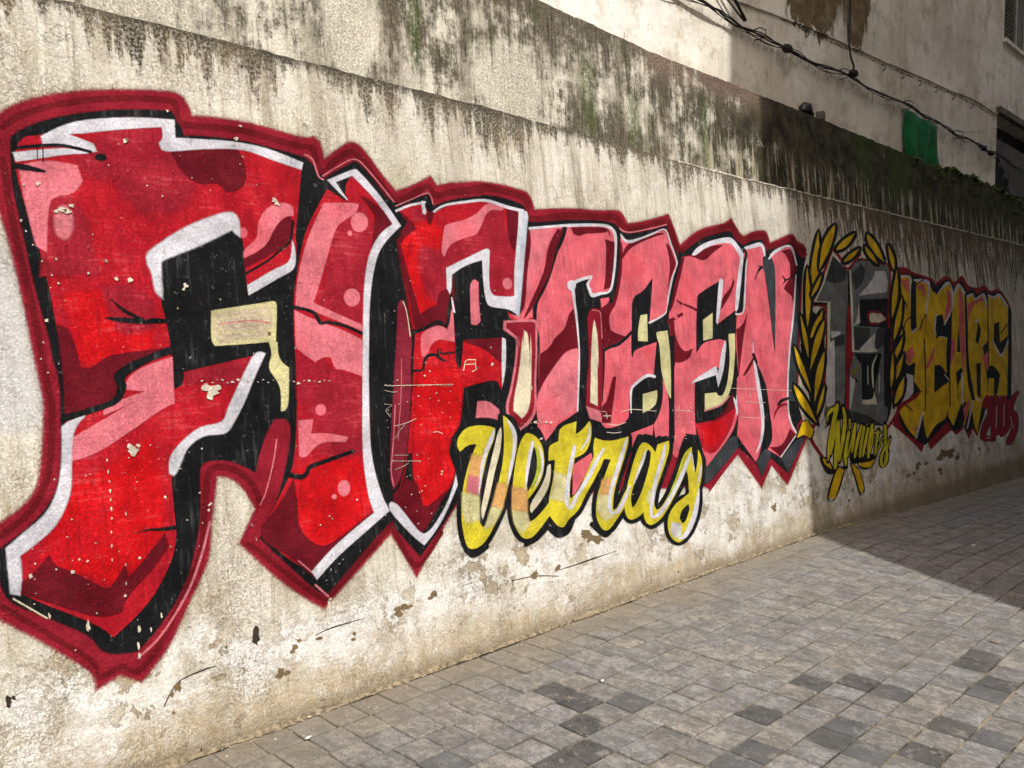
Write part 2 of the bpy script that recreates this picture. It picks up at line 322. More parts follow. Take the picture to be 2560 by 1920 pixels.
def house_material():
    m, b, p = new_mat('house_render', .9, .15)
    co = b.new('ShaderNodeTexCoord').outputs['Object']; sep = b.new('ShaderNodeSeparateXYZ'); b.l.new(co, sep.inputs[0]); x, y = sep.outputs[0], sep.outputs[2]
    p2 = b.vec(x, y, 0.)
    c = b.mix(b.mr(b.noise(p2, 1.1, 6, .6), .36, .64), (.62, .58, .50), (.80, .77, .70))
    c = b.mix(b.m('MULTIPLY', b.mr(b.noise(b.vec(b.m('MULTIPLY', x, 5), b.m('MULTIPLY', y, .8), 0.), 1, 5), .5, .72), .4), c, (.44, .38, .29))
    c = b.mix(b.mr(x, 6.6, 6.0, 0, .5), c, (.76, .75, .73))
    c = b.mix(b.m('MULTIPLY', b.mr(b.m('MULTIPLY_ADD', b.noise(p2, 6, 4), .3, y), 4.25, 3.95), .5), c, (.46, .38, .27))
    # bare brown patch where the render fell off
    def pt(cx, cy, rx, ry):
        q = b.m('POWER', b.m('DIVIDE', b.m('SUBTRACT', x, cx), rx), 2.); q2 = b.m('POWER', b.m('DIVIDE', b.m('SUBTRACT', y, cy), ry), 2.)
        return b.m('SUBTRACT', 1., b.m('ADD', q, q2))
    f = b.m('MAXIMUM', pt(8.85, 5.62, .85, .78), b.m('MAXIMUM', pt(10.0, 5.66, .40, .72), pt(9.3, 6.4, 1.5, .8)))
    f = b.m('MULTIPLY_ADD', b.m('SUBTRACT', b.noise(b.vec(b.m('MULTIPLY', x, 9), b.m('MULTIPLY', y, 3), 0.), 1, 6, .7), .5), 2.2, f)
    bm = b.mr(f, -.05, .12); c = b.mix(bm, c, b.mix(b.mr(b.noise(p2, 8, 6, .7), .3, .7), (.10, .07, .035), (.21, .155, .085)))
    c = b.mix(b.m('MULTIPLY', b.mr(b.noise(p2, 2.4, 7, .72), .50, .64), .55), c, (.36, .31, .23)); c = b.mix(b.m('MULTIPLY', b.mr(b.noise(b.vm('ADD', p2, (5., 5., 0.)), 7, 7, .75), .56, .64), .4), c, (.26, .22, .16))
    sp = b.mr(b.noise(b.vec(b.m('MULTIPLY', x, 24), b.m('MULTIPLY', y, 10), 0.), 1, 5, .7), .62, .68); c = b.mix(b.m('MULTIPLY', sp, .7), c, (.10, .08, .06))
    # blotchy dark brown band along the height of the cable
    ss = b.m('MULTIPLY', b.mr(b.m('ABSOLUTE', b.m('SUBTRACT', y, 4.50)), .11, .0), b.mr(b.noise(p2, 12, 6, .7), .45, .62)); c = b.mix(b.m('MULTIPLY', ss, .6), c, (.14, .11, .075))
    b.put(p.inputs['Base Color'], c)
    h = b.m('MULTIPLY_ADD', bm, -.008, b.m('MULTIPLY', b.noise(p2, 8, 7, .6), .012)); bump(b, p, h); return m
M_HOUSE = house_material()

def paving_material(name, base, lo, dark=False):
    m, b, p = new_mat(name, .86, .2)
    pos = b.new('ShaderNodeNewGeometry').outputs['Position']
    sep = b.new('ShaderNodeSeparateXYZ'); b.l.new(pos, sep.inputs[0]); x, y = sep.outputs[0], sep.outputs[1]
    n1 = b.noise(pos, 7, 8, .75); n2 = b.noise(b.vec(b.m('MULTIPLY', x, 42), b.m('MULTIPLY', y, 28), 0.), 1, 7, .85); n3 = b.noise(pos, 140, 4, .75)
    at = b.new('ShaderNodeAttribute', attribute_name='tint').outputs['Color']
    c = b.mix(b.mr(n1, .34, .66), lo, base); c = b.mix(1., c, at, 'MULTIPLY')
    c = b.mix(b.m('MULTIPLY', b.mr(b.m('MULTIPLY_ADD', b.noise(b.vec(b.m('MULTIPLY', x, 12), b.m('MULTIPLY', y, 8), 2.), 1, 6, .8), .55, b.m('MULTIPLY', n2, .6)), .53, .60), .66), c, (.095, .093, .09))
    c = b.mix(b.m('MULTIPLY', b.mr(n2, .44, .32), .35), c, tuple(min(1, q*1.6) for q in base))
    dust = b.noise(b.vec(b.m('MULTIPLY', x, 9), b.m('MULTIPLY', y, 7), 22.), 1, 8, .8); c = b.mix(b.m('MULTIPLY', b.mr(dust, .53, .62), .5), c, (.30, .285, .25))
    # sandy dust near the wall
    if not dark: c = b.mix(b.m('MULTIPLY', b.mr(b.m('MULTIPLY_ADD', n1, .9, y), 3.0, 3.65), .7), c, (.20, .165, .115))
    c = b.mix(b.m('MULTIPLY', b.mr(n3, .6, .74), .5), c, (.36, .33, .28)); c = b.mix(b.m('MULTIPLY', b.mr(n3, .42, .3), .5), c, (.05, .045, .04))
    sp2 = b.mr(b.noise(pos, 260, 3, .8), .36, .64, .72, 1.28, False); c = b.mix(1., c, b.vec(sp2, sp2, sp2), 'MULTIPLY')
    b.put(p.inputs['Base Color'], c)
    bump(b, p, b.m('MULTIPLY_ADD', n3, .005, b.m('MULTIPLY', n2, .007))); return m
M_PAVE = paving_material('grey_paver', (.285, .28, .265), (.18, .176, .166)); M_PAVED = paving_material('slate_paver', (.10, .105, .108), (.05, .053, .056), True)
M_JOINT = simple_mat('joint_sand', (.20, .165, .115), .95, .45, 20, .003)
M_MORTAR = simple_mat('crumbled_mortar', (.33, .27, .18), .95, .5, 40, .02)
M_CABLE = simple_mat('old_black_cable', (.022, .019, .017), .6, .4, 20, .001)
M_GREEN = simple_mat('green_cloth', (.004, .115, .03), .7, .4, 6, .003)
M_BROWNP = simple_mat('brown_panel', (.075, .052, .042), .7, .3, 5, .002)
M_DARK = simple_mat('dark_cloth', (.015, .014, .014), .85, .3, 6, .003)
M_STEEL = simple_mat('grey_frame', (.34, .34, .34), .5, .2, 8, .001)
M_WOOD = simple_mat('weathered_shutter', (.17, .15, .12), .85, .4, 14, .003)
M_MOSS = simple_mat('moss_clumps', (.05, .075, .012), .95, .5, 25, .01)
M_STONE = simple_mat('loose_chips', (.48, .43, .34), .9, .4, 30, .002)
M_OPP = simple_mat('opposite_render', (.50, .45, .36), .9, .2, 1.5, .004)
M_PAPER = simple_mat('litter_paper', (.62, .60, .55), .8, .2, 30, .001)
def glass_mat():
    m, b, p = new_mat('window_pane', .12, .5); b.put(p.inputs['Base Color'], (.02, .022, .025, 1)); return m
M_GLASS = glass_mat()

# ------------------------------------------------------------------ street wall (leans back 8 degrees)
TILT = R(8.0); Y0 = 3.115
GX = [-40, 1.3, 2.3, 3.1, 5.1, 6.58, 7.98, 10.1, 12.56, 16, 24, 60]; GZ = [-.01, -.005, 0, 0, 0, 0, -.055, -.137, -.218, -.30, -.42, -.7]
def gz(x): return lerp(x, GX, GZ)
LX = [-12, .948, 1.238, 1.852, 2.681, 3.393, 3.527, 5.0, 6.106, 7.484, 10.908, 13.96, 30]; LV = [2.89, 2.894, 2.899, 2.905, 2.908, 2.914, 2.911, 2.885, 2.878, 2.893, 2.921, 2.95, 2.98]
def wl(x, v, n=0.): return Vector((x, Y0 + v*math.sin(TILT) - n*math.cos(TILT), v*math.cos(TILT) + n*math.sin(TILT)))
def top_v(x): return lerp(x, LX, LV) + .007*mnoise.noise(Vector((x*5, 0, 0))) + .005*mnoise.noise(Vector((x*19, 3, 0)))
street_wall = empty('street_wall', (0, Y0, 0)); street_wall.rotation_euler = (R(90)-TILT, 0, 0)
tag(street_wall, 'long cream plastered wall along the paving, covered by the red and pink lettering', 'wall')
xs = list(np.arange(-12, 0.8, .4)) + list(np.arange(.8, 10, .02)) + list(np.arange(10, 30.01, .1))
V, Fc = [], []
for x in xs:
    t = top_v(x); bb = gz(x)-.25; q = .006 + .004*mnoise.noise(Vector((x*9, 8, 0)))
    V += [(x, bb, 0), (x, t-q, 0), (x, t, -q), (x, t+.01+.004*mnoise.noise(Vector((x*6, 5, 2))), -.5), (x, bb, -.5)]
for k in range(len(xs)-1):
    a = k*5; c_ = a+5
    for j in range(4): Fc.append((a+j, c_+j, c_+j+1, a+j+1))
mesh_obj('plaster_face', V, Fc, M_PLASTER, street_wall)

# lip added along the top edge, its pale colour standing for light caught there
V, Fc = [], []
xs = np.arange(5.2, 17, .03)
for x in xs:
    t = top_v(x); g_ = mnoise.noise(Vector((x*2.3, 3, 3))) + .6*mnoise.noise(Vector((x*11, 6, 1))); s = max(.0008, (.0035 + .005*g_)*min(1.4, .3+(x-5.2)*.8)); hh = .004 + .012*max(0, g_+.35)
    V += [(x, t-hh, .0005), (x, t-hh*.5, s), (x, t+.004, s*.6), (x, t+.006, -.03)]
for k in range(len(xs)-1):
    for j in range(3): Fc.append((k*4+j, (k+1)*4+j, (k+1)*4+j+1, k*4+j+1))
mesh_obj('ledge_light_lip', V, Fc, simple_mat('ledge_lit_rim', (.44, .40, .32), .9, .5, 22, .004), street_wall)
# mural outlines in wall millimetres (along the wall, up its slope)
MURAL = {
 'red_halo': [
  ('P','fringe',26,'869 2385 892 2406 969 2463 1113 2527 1300 2577 1484 2610 1550 2611 1577 2583 1594 2528 1735 2544 1884 2545 2112 2527 2180 2540 2206 2515 2219 2435 2294 2490 2378 2546 2430 2540 2479 2496 2540 2425 2629 2338 2752 2388 2865 2445 2899 2401 3023 2435 3037 2433 3209 2464 3368 2469 3505 2460 3575 2452 3607 2421 3629 2352 3946 2395 4225 2412 4429 2433 4475 2415 4514 2358 4516 2357 4733 2397 5002 2468 5054 2371 5103 2256 5282 2349 5446 2410 5712 2470 5848 2523 5910 2457 6002 2401 6154 2446 6344 2472 6392 2434 6406 2374 6604 2432 6818 2485 6908 2428 7012 2416 7046 2337 6955 2271 6875 2027 6576 1091 6614 956 6664 780 6258 453 6039 631 5853 480 5568 761 5147 531 5069 585 2907 776 2836 774 2538 468 2412 696 2018 430 1850 565 1663 768 1742 894 1698 986 1642 1041 1574 1058 1533 869 1506 726 1409 566 1326 435 1223 338 1151 383 1073 355 1050 423 915 555 781 670 736 714 751 958 800 972 874 1018 926 1083 950 1178 971 1365 965 1448 948 1580 929 1745 899 1950 871 2088 862 2218'),
  ('P','halo',14,'869 2385 892 2406 969 2463 1113 2527 1300 2577 1484 2610 1550 2611 1577 2583 1594 2528 1735 2544 1884 2545 2112 2527 2180 2540 2206 2515 2219 2435 2294 2490 2378 2546 2430 2540 2479 2496 2540 2425 2629 2338 2752 2388 2865 2445 2899 2401 3023 2435 3037 2433 3209 2464 3368 2469 3505 2460 3575 2452 3607 2421 3629 2352 3946 2395 4225 2412 4429 2433 4475 2415 4514 2358 4516 2357 4733 2397 5002 2468 5054 2371 5103 2256 5282 2349 5446 2410 5712 2470 5848 2523 5910 2457 6002 2401 6154 2446 6344 2472 6392 2434 6406 2374 6604 2432 6818 2485 6908 2428 7012 2416 7046 2337 6955 2271 6875 2027 6576 1091 6614 956 6664 780 6258 453 6039 631 5853 480 5568 761 5147 531 5069 585 2907 776 2836 774 2538 468 2412 696 2018 430 1850 565 1663 768 1742 894 1698 986 1642 1041 1574 1058 1533 869 1506 726 1409 566 1326 435 1223 338 1151 383 1073 355 1050 423 915 555 781 670 736 714 751 958 800 972 874 1018 926 1083 950 1178 971 1365 965 1448 948 1580 929 1745 899 1950 871 2088 862 2218'),
 ],
 'black_outline': [
  ('P','black',6,'922 2294 931 2338 1026 2405 1165 2462 1339 2510 1516 2537 1545 2485 1556 2443 1728 2462 1877 2462 2104 2440 2144 2424 2217 2353 2311 2410 2395 2461 2458 2425 2608 2283 2838 2351 2870 2294 3012 2346 3218 2390 3226 2396 3359 2399 3504 2383 3557 2355 3575 2282 3725 2297 3936 2328 4274 2354 4377 2337 4407 2302 4543 2306 4404 2308 4524 2296 4720 2329 4967 2391 5013 2302 5093 2202 5270 2289 5433 2349 5665 2399 5818 2422 5922 2349 5988 2336 6140 2380 6310 2404 6344 2307 6471 2364 6763 2426 6849 2353 6938 2290 7030 2316 6930 2169 6808 1926 6717 1632 6627 1343 6568 1098 6566 1092 6614 956 6588 929 6522 905 6502 822 6623 784 6286 532 6033 685 5874 552 5800 669 5578 807 5380 704 5146 600 5072 600 5100 814 3624 954 2878 936 2822 860 2872 934 2856 806 2570 553 2429 720 2041 481 1981 519 1742 779 1778 831 1862 966 1756 1047 1648 1107 1550 1117 1508 1084 1494 911 1464 788 1405 638 1297 512 1214 446 1109 469 1051 546 921 641 806 734 796 888 824 907 899 958 971 1037 1004 1131 1018 1279 1024 1446 1009 1538 1000 1621 969 1788 939 2012 920 2160'),
  ('S','halocore',5,'903 2361 894 2378 985 2426 980 2446 1128 2490 1127 2512 1298 2539 1299 2563 1470 2568 1474 2594 1523 2566 1544 2586 1554 2485 1567 2510 1729 2498 1735 2524 1877 2498 1886 2526 2092 2476 2102 2504 2149 2481 2177 2503 2191 2376 2212 2402 2285 2433 2268 2454 2380 2495 2380 2524 2423 2466 2451 2491 2483 2408 2513 2430 2609 2290 2627 2320 2771 2349 2757 2376 2837 2384 2851 2416 2887 2341 2900 2374 3018 2377 3017 2409 3238 2414 3206 2431 3065 2430 3037 2399 3203 2422 3208 2456 3358 2428 3372 2464 3492 2415 3511 2450 3542 2408 3582 2438 3559 2372 3610 2384 3590 2287 3606 2323 3928 2341 3932 2378 4216 2362 4224 2401 4372 2375 4402 2414 4439 2328 4487 2362 4499 2314 4546 2349 4516 2306 4517 2346 4730 2341 4722 2380 4955 2402 4976 2445 4972 2340 5044 2361 5066 2204 5101 2246 5294 2294 5255 2327 5449 2355 5428 2395 5698 2411 5679 2453 5807 2453 5853 2500 5859 2385 5939 2419 5987 2340 6002 2388 6156 2391 6138 2436 6283 2410 6350 2455 6338 2332 6391 2380 6606 2370 6584 2416 6770 2421 6808 2474 6814 2362 6899 2406 6997 2344 7038 2398'),
  ('S','halocore',6,'787 691 796 705 912 576 922 590 1053 440 1066 451 1077 377 1081 396 1161 391 1160 412 1221 359 1212 379 1318 449 1301 464 1402 589 1383 602 1495 744 1474 753 1522 888 1500 893 1556 1058 1534 1065 1577 1075 1576 1097 1649 1058 1660 1078 1711 1006 1732 1019 1747 920 1771 926'),
  ('S','halocore',6,'1680 757 1695 771 1846 596 1862 611 2002 460 2019 475 2054 456 2037 474 2411 704 2391 723 2413 695 2440 702 2540 496 2546 520 2723 629 2697 647'),
  ('S','halocore',8,'882 2244 901 2250 891 2088 910 2094 912 1907 931 1913 943 1702 962 1707 968 1462 987 1465 980 1364 999 1364 960 1178 979 1174 927 1071 944 1060 873 1001 886 985 795 947 805 929'),
  ('P','halo',5,'1668 766 1754 906 1756 1046 1812 1187 1862 1258 1906 1255 1925 1218 1903 1110 1843 948 1755 805 1731 775'),
  ('S','rose',2,'1857 1176 1863 1174 1831 1078 1837 1076 1788 965 1793 963 1756 910 1761 908'),
  ('P','grey',2,'5585 879 5586 806 5380 704 5146 600 5074 607 5115 704 5269 765 5478 871'),
  ('P','grey',2,'5826 671 5957 746 6051 724 6033 685 5876 560'),
  ('P','grey',2,'6210 654 6469 768 6628 778 6288 541'),
  ('P','grey',2,'6815 2084 6780 1827 6650 1439 6552 1099 6598 1224 6566 1092 6488 1096 6435 1105 6519 1394 6690 1777'),
  ('S','rose',4,'2124 2451 2129 2459 2160 2435 2168 2440 2183 2363 2191 2368 2210 2348 2215 2355'),
  ('S','rose',5,'2212 2365 2208 2369 2288 2415 2285 2420 2396 2472 2397 2478 2469 2430 2475 2435 2608 2291 2614 2295'),
  ('S','rose',5,'2620 2269 2618 2274 2730 2317 2728 2322 2838 2360 2841 2366 2861 2308 2869 2311'),
  ('S','rose',4,'4405 2325 4413 2334 4512 2302 4515 2311 4724 2340 4723 2349 4968 2396 4966 2405'),
  ('S','rose',5,'1530 873 1539 870 1485 750 1494 745 1418 619 1426 613 1309 486 1315 479 1216 422 1221 414'),
  ('S','rose',5,'1981 527 1989 532 2039 466 2047 471'),
  ('S','cream',6,'823 717 826 722 921 630 924 634'),
 ],
 'letter_f': [
  ('P','red',2,'929 2253 961 2334 1023 2357 1163 2426 1336 2471 1517 2499 1520 2418 1768 2449 1931 2444 2099 2396 2073 2254 2040 2093 2010 1944 1786 1806 1784 1920 1782 2040 1746 2081 1576 1994 1419 1922 1408 1769 1420 1686 1432 1567 1427 1402 1471 1428 1480 1474 1829 1543 1734 1378 1646 1258 1541 1238 1451 1190 1397 1086 1393 925 1392 836 1359 735 1270 613 1137 516 1070 582 924 680 848 736 853 861 941 926 1017 1046 1034 1169 1031 1294 1038 1461 1033 1579 1016 1748 993 1915 955 2080'),
  ('P','midred',30,'1307 2429 1472 2457 1484 2384 1516 2312 1568 2243 1504 2159 1390 2127 1322 2175 1293 2244 1191 2248 1152 2278 1214 2332'),
  ('P','midred',8,'1024 2088 1055 2151 1102 2140 1152 2049 1168 1927 1179 1858 988 1843 1002 1933'),
  ('P','midred',20,'1199 1788 1294 1801 1360 1749 1362 1667 1306 1631 1222 1648'),
  ('P','bright',18,'1075 1758 1173 1779 1199 1683 1244 1604 1350 1622 1347 1586 1223 1551 1130 1527 1100 1544 1083 1647'),
  ('P','bright',24,'1140 1099 1317 1203 1336 1005 1326 883 1248 774 1144 725 1052 776 935 847 987 944 1065 1066'),
  ('P','maroon',4,'1029 1655 1066 1630 1092 1502 1137 1501 1206 1543 1390 1567 1435 1576 1324 1523 1235 1490 1215 1438 1228 1393 1142 1354 1033 1323 1036 1445 1033 1579'),
  ('P','pink',5,'943 2230 1032 2260 1134 2258 1147 2206 1111 2158 1046 2133 1024 2088 1006 1933 980 1948 956 2097'),
  ('P','rose',10,'1101 2044 1095 2015 1085 1994 1071 1985 1059 1992 1051 2011 1050 2039 1055 2068 1066 2089 1079 2098 1092 2092 1099 2072'),
  ('P','maroon',5,'1507 2368 1611 2404 1787 2427 1815 2376 1817 2305 1782 2255 1728 2238 1685 2268 1609 2258 1544 2297'),
  ('P','maroon',3,'1783 1915 1792 1951 1890 2018 1931 2093 2017 2159 2026 2112 2012 2048 1921 1990'),
  ('P','pink',4,'1782 1960 1790 1990 1849 2045 1867 2118 1917 2184 1988 2213 2035 2202 2035 2166 1982 2150 1931 2093 1879 2017'),
  ('P','pink',3,'1804 2067 1800 2056 1793 2048 1784 2045 1776 2047 1771 2054 1769 2064 1772 2074 1779 2082 1788 2085 1797 2083 1802 2077'),
  ('S','black',3,'1785 1884 1781 1893 1886 1942 1881 1950 1947 1988 1940 1995 2011 2041 2001 2045 2039 2138 2027 2138'),
  ('P','white',3,'2020 2049 2028 1987 2011 1923 1933 1878 1789 1799 1787 1836 1913 1908 1997 1954'),
  ('P','white',4,'1023 2351 1147 2427 1337 2478 1522 2503 1519 2428 1624 2440 1769 2454 1931 2450 2107 2413 2098 2385 1961 2408 1820 2432 1662 2412 1503 2377 1465 2376 1457 2398 1474 2425 1473 2472 1307 2433 1111 2377 1199 2352 1207 2330 1180 2324 1099 2329 1028 2322'),
  ('P','white',3,'926 2276 1019 2301 1099 2318 1180 2317 1097 2300 1017 2275 933 2250'),
  ('S','black',2,'925 2288 925 2300 1028 2315 1028 2327 1098 2325 1101 2337 1186 2316 1190 2328'),
  ('P','black',3,'1244 2309 1241 2303 1233 2298 1224 2296 1215 2296 1208 2298 1206 2304 1209 2309 1216 2314 1226 2317 1235 2317 1241 2314'),
  ('S','black',3,'930 2219 934 2241 974 2218 979 2238 1019 2219 1022 2228'),
  ('S','black',1,'1003 2308 1006 2309 1001 2267 1004 2268'),
  ('S','black',1,'1021 2311 1025 2312 1019 2258 1023 2259'),
  ('P','white',8,'1373 1914 1385 1952 1533 2057 1688 2130 1746 2141 1765 2118 1766 2053 1735 2078 1576 1994 1429 1927 1416 1889 1415 1778 1396 1805 1388 1869'),
  ('P','pale',3,'1617 1723 1900 1770 1912 1755 1893 1602 1796 1593 1620 1582 1608 1613'),
  ('P','tint',16,'1636 1704 1864 1738 1876 1693 1854 1633 1652 1603 1630 1641'),
  ('S','pale',5,'1623 1687 1623 1691 1897 1722 1897 1726'),
  ('S','rose',6,'1646 1668 1646 1673 1783 1684 1784 1689 1870 1675 1872 1680'),
  ('S','pale',5,'1622 1629 1622 1634 1890 1645 1890 1650'),
  ('P','pale',3,'1862 1602 1900 1592 1904 1522 1945 1480 1924 1320 1894 1297 1898 1401 1856 1482 1873 1542'),
  ('S','black',3,'1220 1758 1222 1761 1266 1710 1273 1721 1329 1675 1337 1690'),
  ('S','black',3,'1194 1688 1195 1692 1232 1676 1234 1691 1282 1670 1286 1690 1336 1667 1337 1682 1372 1669 1373 1691 1434 1671 1436 1687'),
  ('S','black',3,'1443 1583 1451 1554 1348 1548 1356 1523 1262 1513 1278 1482 1210 1472 1248 1455 1218 1430 1252 1426 1202 1387 1218 1367 1139 1361 1144 1340 1022 1334 1027 1309'),
  ('P','pink',3,'1036 1168 1047 1247 1163 1306 1286 1373 1165 1327 1183 1356 1324 1406 1256 1418 1252 1436 1304 1488 1435 1534 1428 1356 1372 1332 1252 1260 1130 1193'),
  ('P','white',5,'1020 1291 1068 1321 1099 1332 1050 1268 1034 1144 1021 1046 973 954 917 906 849 862 850 783 842 733 820 742 816 892 868 930 945 990 988 1066 1010 1163'),
  ('P','maroon',5,'895 791 942 838 962 802 1028 757 1117 689 1150 699 1196 758 1201 705 1264 762 1350 848 1358 807 1288 731 1206 662 1168 602 1095 602 982 660 855 735 857 766'),
  ('S','black',3,'1247 874 1246 876 1291 876 1291 883 1335 868 1335 880 1400 863 1399 881'),
  ('P','midred',5,'1484 1472 1790 1528 1744 1427 1616 1420 1578 1442 1490 1422'),
  ('P','white',5,'1392 1085 1404 1149 1462 1207 1532 1248 1622 1265 1657 1324 1718 1428 1791 1538 1835 1543 1771 1435 1720 1340 1650 1239 1618 1222 1539 1219 1469 1179 1420 1093 1405 1076'),
 ],
 'letter_u': [
  ('P','red',2,'2230 2306 2327 2260 2344 2353 2409 2412 2502 2328 2618 2185 2578 2140 2468 2029 2414 1902 2369 1678 2331 1395 2329 1133 2333 938 2371 804 2301 760 2102 657 1976 589 1851 682 1754 795 1816 883 1905 1010 1943 1116 1980 1367 1988 1571 2003 1778 2042 1936 2092 2087 2165 2211'),
  ('P','midred',10,'2331 2229 2413 2261 2457 2175 2428 2037 2367 1844 2337 1689 2132 1771 2199 1945 2253 2101'),
  ('P','bright',14,'1951 1025 2084 1062 2258 1076 2292 912 2296 837 2170 729 2046 698 1960 763 1926 888'),
  ('P','midred',26,'2119 1403 2317 1385 2314 1179 2286 1095 2147 1087 2068 1146 2049 1303'),
  ('P','maroon',4,'2417 2295 2469 2278 2612 2190 2505 2111 2440 2016 2473 2131 2489 2212'),
  ('P','pink',4,'2333 2252 2392 2253 2368 2211 2270 2146 2224 2066 2159 1910 2096 1770 2250 1710 2349 1673 2353 1648 2247 1686 2093 1738 2012 1757 2036 1883 2101 2056 2205 2237'),
  ('P','pink',4,'2004 1731 2112 1686 2243 1645 2341 1601 2333 1432 2249 1462 2187 1474 2168 1527 2132 1528 2081 1508 1994 1571'),
  ('P','midred',12,'2002 1530 2079 1487 2129 1507 2162 1464 2234 1440 2331 1416 2311 1331 1993 1326 1983 1368'),
  ('P','pink',3,'2440 2173 2431 2150 2412 2132 2387 2124 2365 2127 2350 2142 2346 2164 2354 2187 2373 2206 2397 2214 2420 2210 2436 2195'),
  ('P','pink',3,'2341 2110 2339 2106 2335 2102 2330 2101 2325 2101 2321 2104 2320 2109 2322 2113 2326 2117 2332 2118 2337 2118 2340 2115'),
  ('P','pink',3,'2354 1805 2346 1785 2329 1770 2307 1764 2286 1769 2272 1783 2268 1802 2276 1822 2293 1837 2315 1843 2336 1839 2350 1825'),
  ('S','black',3,'1994 1742 1999 1757 2086 1723 2098 1737 2122 1673 2136 1689 2170 1677 2174 1692 2266 1657 2274 1671 2389 1608 2398 1619'),
  ('P','pink',3,'1973 1246 2043 1246 2025 1181 2096 1180 2216 1153 2204 1137 2092 1144 2030 1119 1992 1090 1964 1095'),
  ('P','pink',3,'2113 1286 2108 1275 2099 1267 2086 1265 2075 1269 2067 1278 2065 1289 2069 1300 2079 1308 2091 1310 2103 1307 2111 1298'),
  ('P','pink',3,'2202 924 2197 907 2184 896 2169 893 2155 900 2146 913 2144 931 2149 947 2161 958 2176 961 2191 955 2200 941'),
  ('P','pink',3,'2128 894 2126 890 2122 888 2117 888 2113 889 2109 893 2108 897 2110 901 2114 903 2119 904 2124 902 2127 899'),
  ('S','black',3,'1894 1010 1901 1030 1961 990 1960 1014 1999 1009 1982 1023 2016 1032 2005 1050 2110 1053 2105 1071 2243 1080 2238 1097'),
  ('P','maroon',5,'1756 813 1850 899 1920 989 1926 888 1928 788 1988 708 2069 687 2223 752 2359 812 2221 732 2077 652 1975 575 1872 679 1771 755'),
  ('S','rose',5,'1910 646 1915 650 1975 581 1980 585'),
  ('P','white',4,'2239 2350 2390 2421 2416 2413 2527 2308 2636 2175 2514 2066 2454 1960 2408 1790 2377 1568 2353 1349 2336 1079 2368 891 2410 793 2243 706 2098 627 1996 555 1976 589 2117 685 2330 793 2303 899 2297 1082 2324 1351 2356 1623 2387 1845 2432 2004 2505 2111 2596 2177 2498 2293 2375 2396 2273 2349 2335 2272 2309 2291'),
  ('P','rim',6,'2601 1795 2622 1767 2636 1612 2612 1463 2605 1376 2553 1112 2495 950 2451 895 2441 957 2454 1066 2512 1396 2554 1612 2579 1766'),
  ('S','cream',4,'2607 1791 2613 1793 2623 1738 2629 1739 2631 1621 2638 1622'),
  ('S','rose',6,'2500 1287 2506 1286 2470 1120 2477 1119 2441 984 2448 984 2446 904 2452 904'),
  ('S','rose',6,'2565 1509 2569 1509 2542 1339 2546 1338 2498 1116 2503 1116'),
 ],
 'letter_r': [
  ('P','red',2,'2640 2256 2694 2286 2794 2309 2839 2242 2898 2278 3007 2321 3143 2352 3265 2362 3398 2351 3517 2344 3479 2207 3423 2004 3400 1842 3299 1833 3238 1837 3198 1864 3207 1960 3215 2056 3202 2087 3051 2029 2919 1975 2915 1914 2916 1854 2904 1762 2878 1678 2825 1689 2745 1658 2677 1646 2662 1704 2649 1843 2629 1982 2607 2096 2639 2122 2665 2159 2684 2196 2658 2229'),
  ('P','midred',8,'2937 2086 3067 2152 3154 2178 3230 2294 3305 2331 3367 2328 3386 2198 3427 2103 3400 1842 3238 1837 3198 1864 3215 2056 3193 2086 2915 1975 2891 2034'),
  ('P','midred',16,'2714 2270 2809 2251 2781 2206 2730 2213'),
  ('P','midred',40,'2747 2108 2864 2069 2899 1974 2900 1853 2800 1802 2746 1847 2715 1963'),
  ('P','bright',24,'2659 2112 2740 2172 2833 2193 2890 2156 2859 2092 2770 2109 2707 2022 2738 1847 2784 1789 2720 1758 2672 1670 2664 1844 2645 1994'),
  ('P','red2',2,'2677 1644 2823 1671 2879 1654 2936 1824 2942 1745 2927 1563 2922 1465 2947 1470 2978 1586 2979 1596 3278 1611 3265 1484 3249 1470 3226 1328 3202 1377 3134 1382 2956 1355 2931 1284 2900 1166 2846 1111 2831 1053 2850 963 2867 938 2825 884 2722 792 2636 696 2593 661 2442 839 2506 908 2550 1048 2461 833 2496 895 2550 1056 2604 1279 2667 1622'),
  ('P','maroon',4,'2607 2096 2663 2148 2684 2196 2652 2240 2713 2199 2732 2165 2660 2121 2623 2080 2637 2017 2679 1844 2707 1711 2671 1655 2649 1843 2623 1987'),
  ('P','pink',3,'2908 2041 2896 2071 2930 2190 2961 2211 3079 2247 3168 2288 3236 2340 3310 2367 3352 2352 3378 2342 3358 2330 3286 2326 3229 2288 3185 2219 3146 2178 3067 2152 2981 2120 2937 2086'),
  ('P','maroon',3,'3405 2338 3516 2337 3484 2207 3437 2104 3400 2174'),
  ('P','rose',6,'3383 1917 3377 1903 3364 1892 3347 1888 3332 1891 3322 1901 3319 1914 3325 1928 3338 1938 3355 1943 3370 1940 3381 1930'),
  ('P','maroon',2,'2813 2251 2875 2282 2833 2196 2818 2209'),
  ('S','white',3,'2622 2242 2617 2252 2710 2279 2707 2290 2811 2306 2810 2318'),
  ('S','white',2,'2786 2306 2806 2311 2788 2258 2814 2264'),
  ('S','white',3,'2869 2265 2862 2274 2943 2305 2940 2316 3092 2339 3092 2353 3246 2364 3251 2380 3402 2344 3412 2362 3531 2335 3539 2353'),
  ('P','white',4,'3503 2342 3560 2342 3567 2315 3503 2075 3440 1834 3413 1735 3345 1773 3205 1788 3176 1826 3172 1926 3179 2041 3048 2001 2943 1946 2929 1866 2904 1832 2915 1975 3052 2032 3212 2097 3235 2089 3207 1896 3238 1840 3354 1838 3400 1846 3423 2004 3484 2240'),
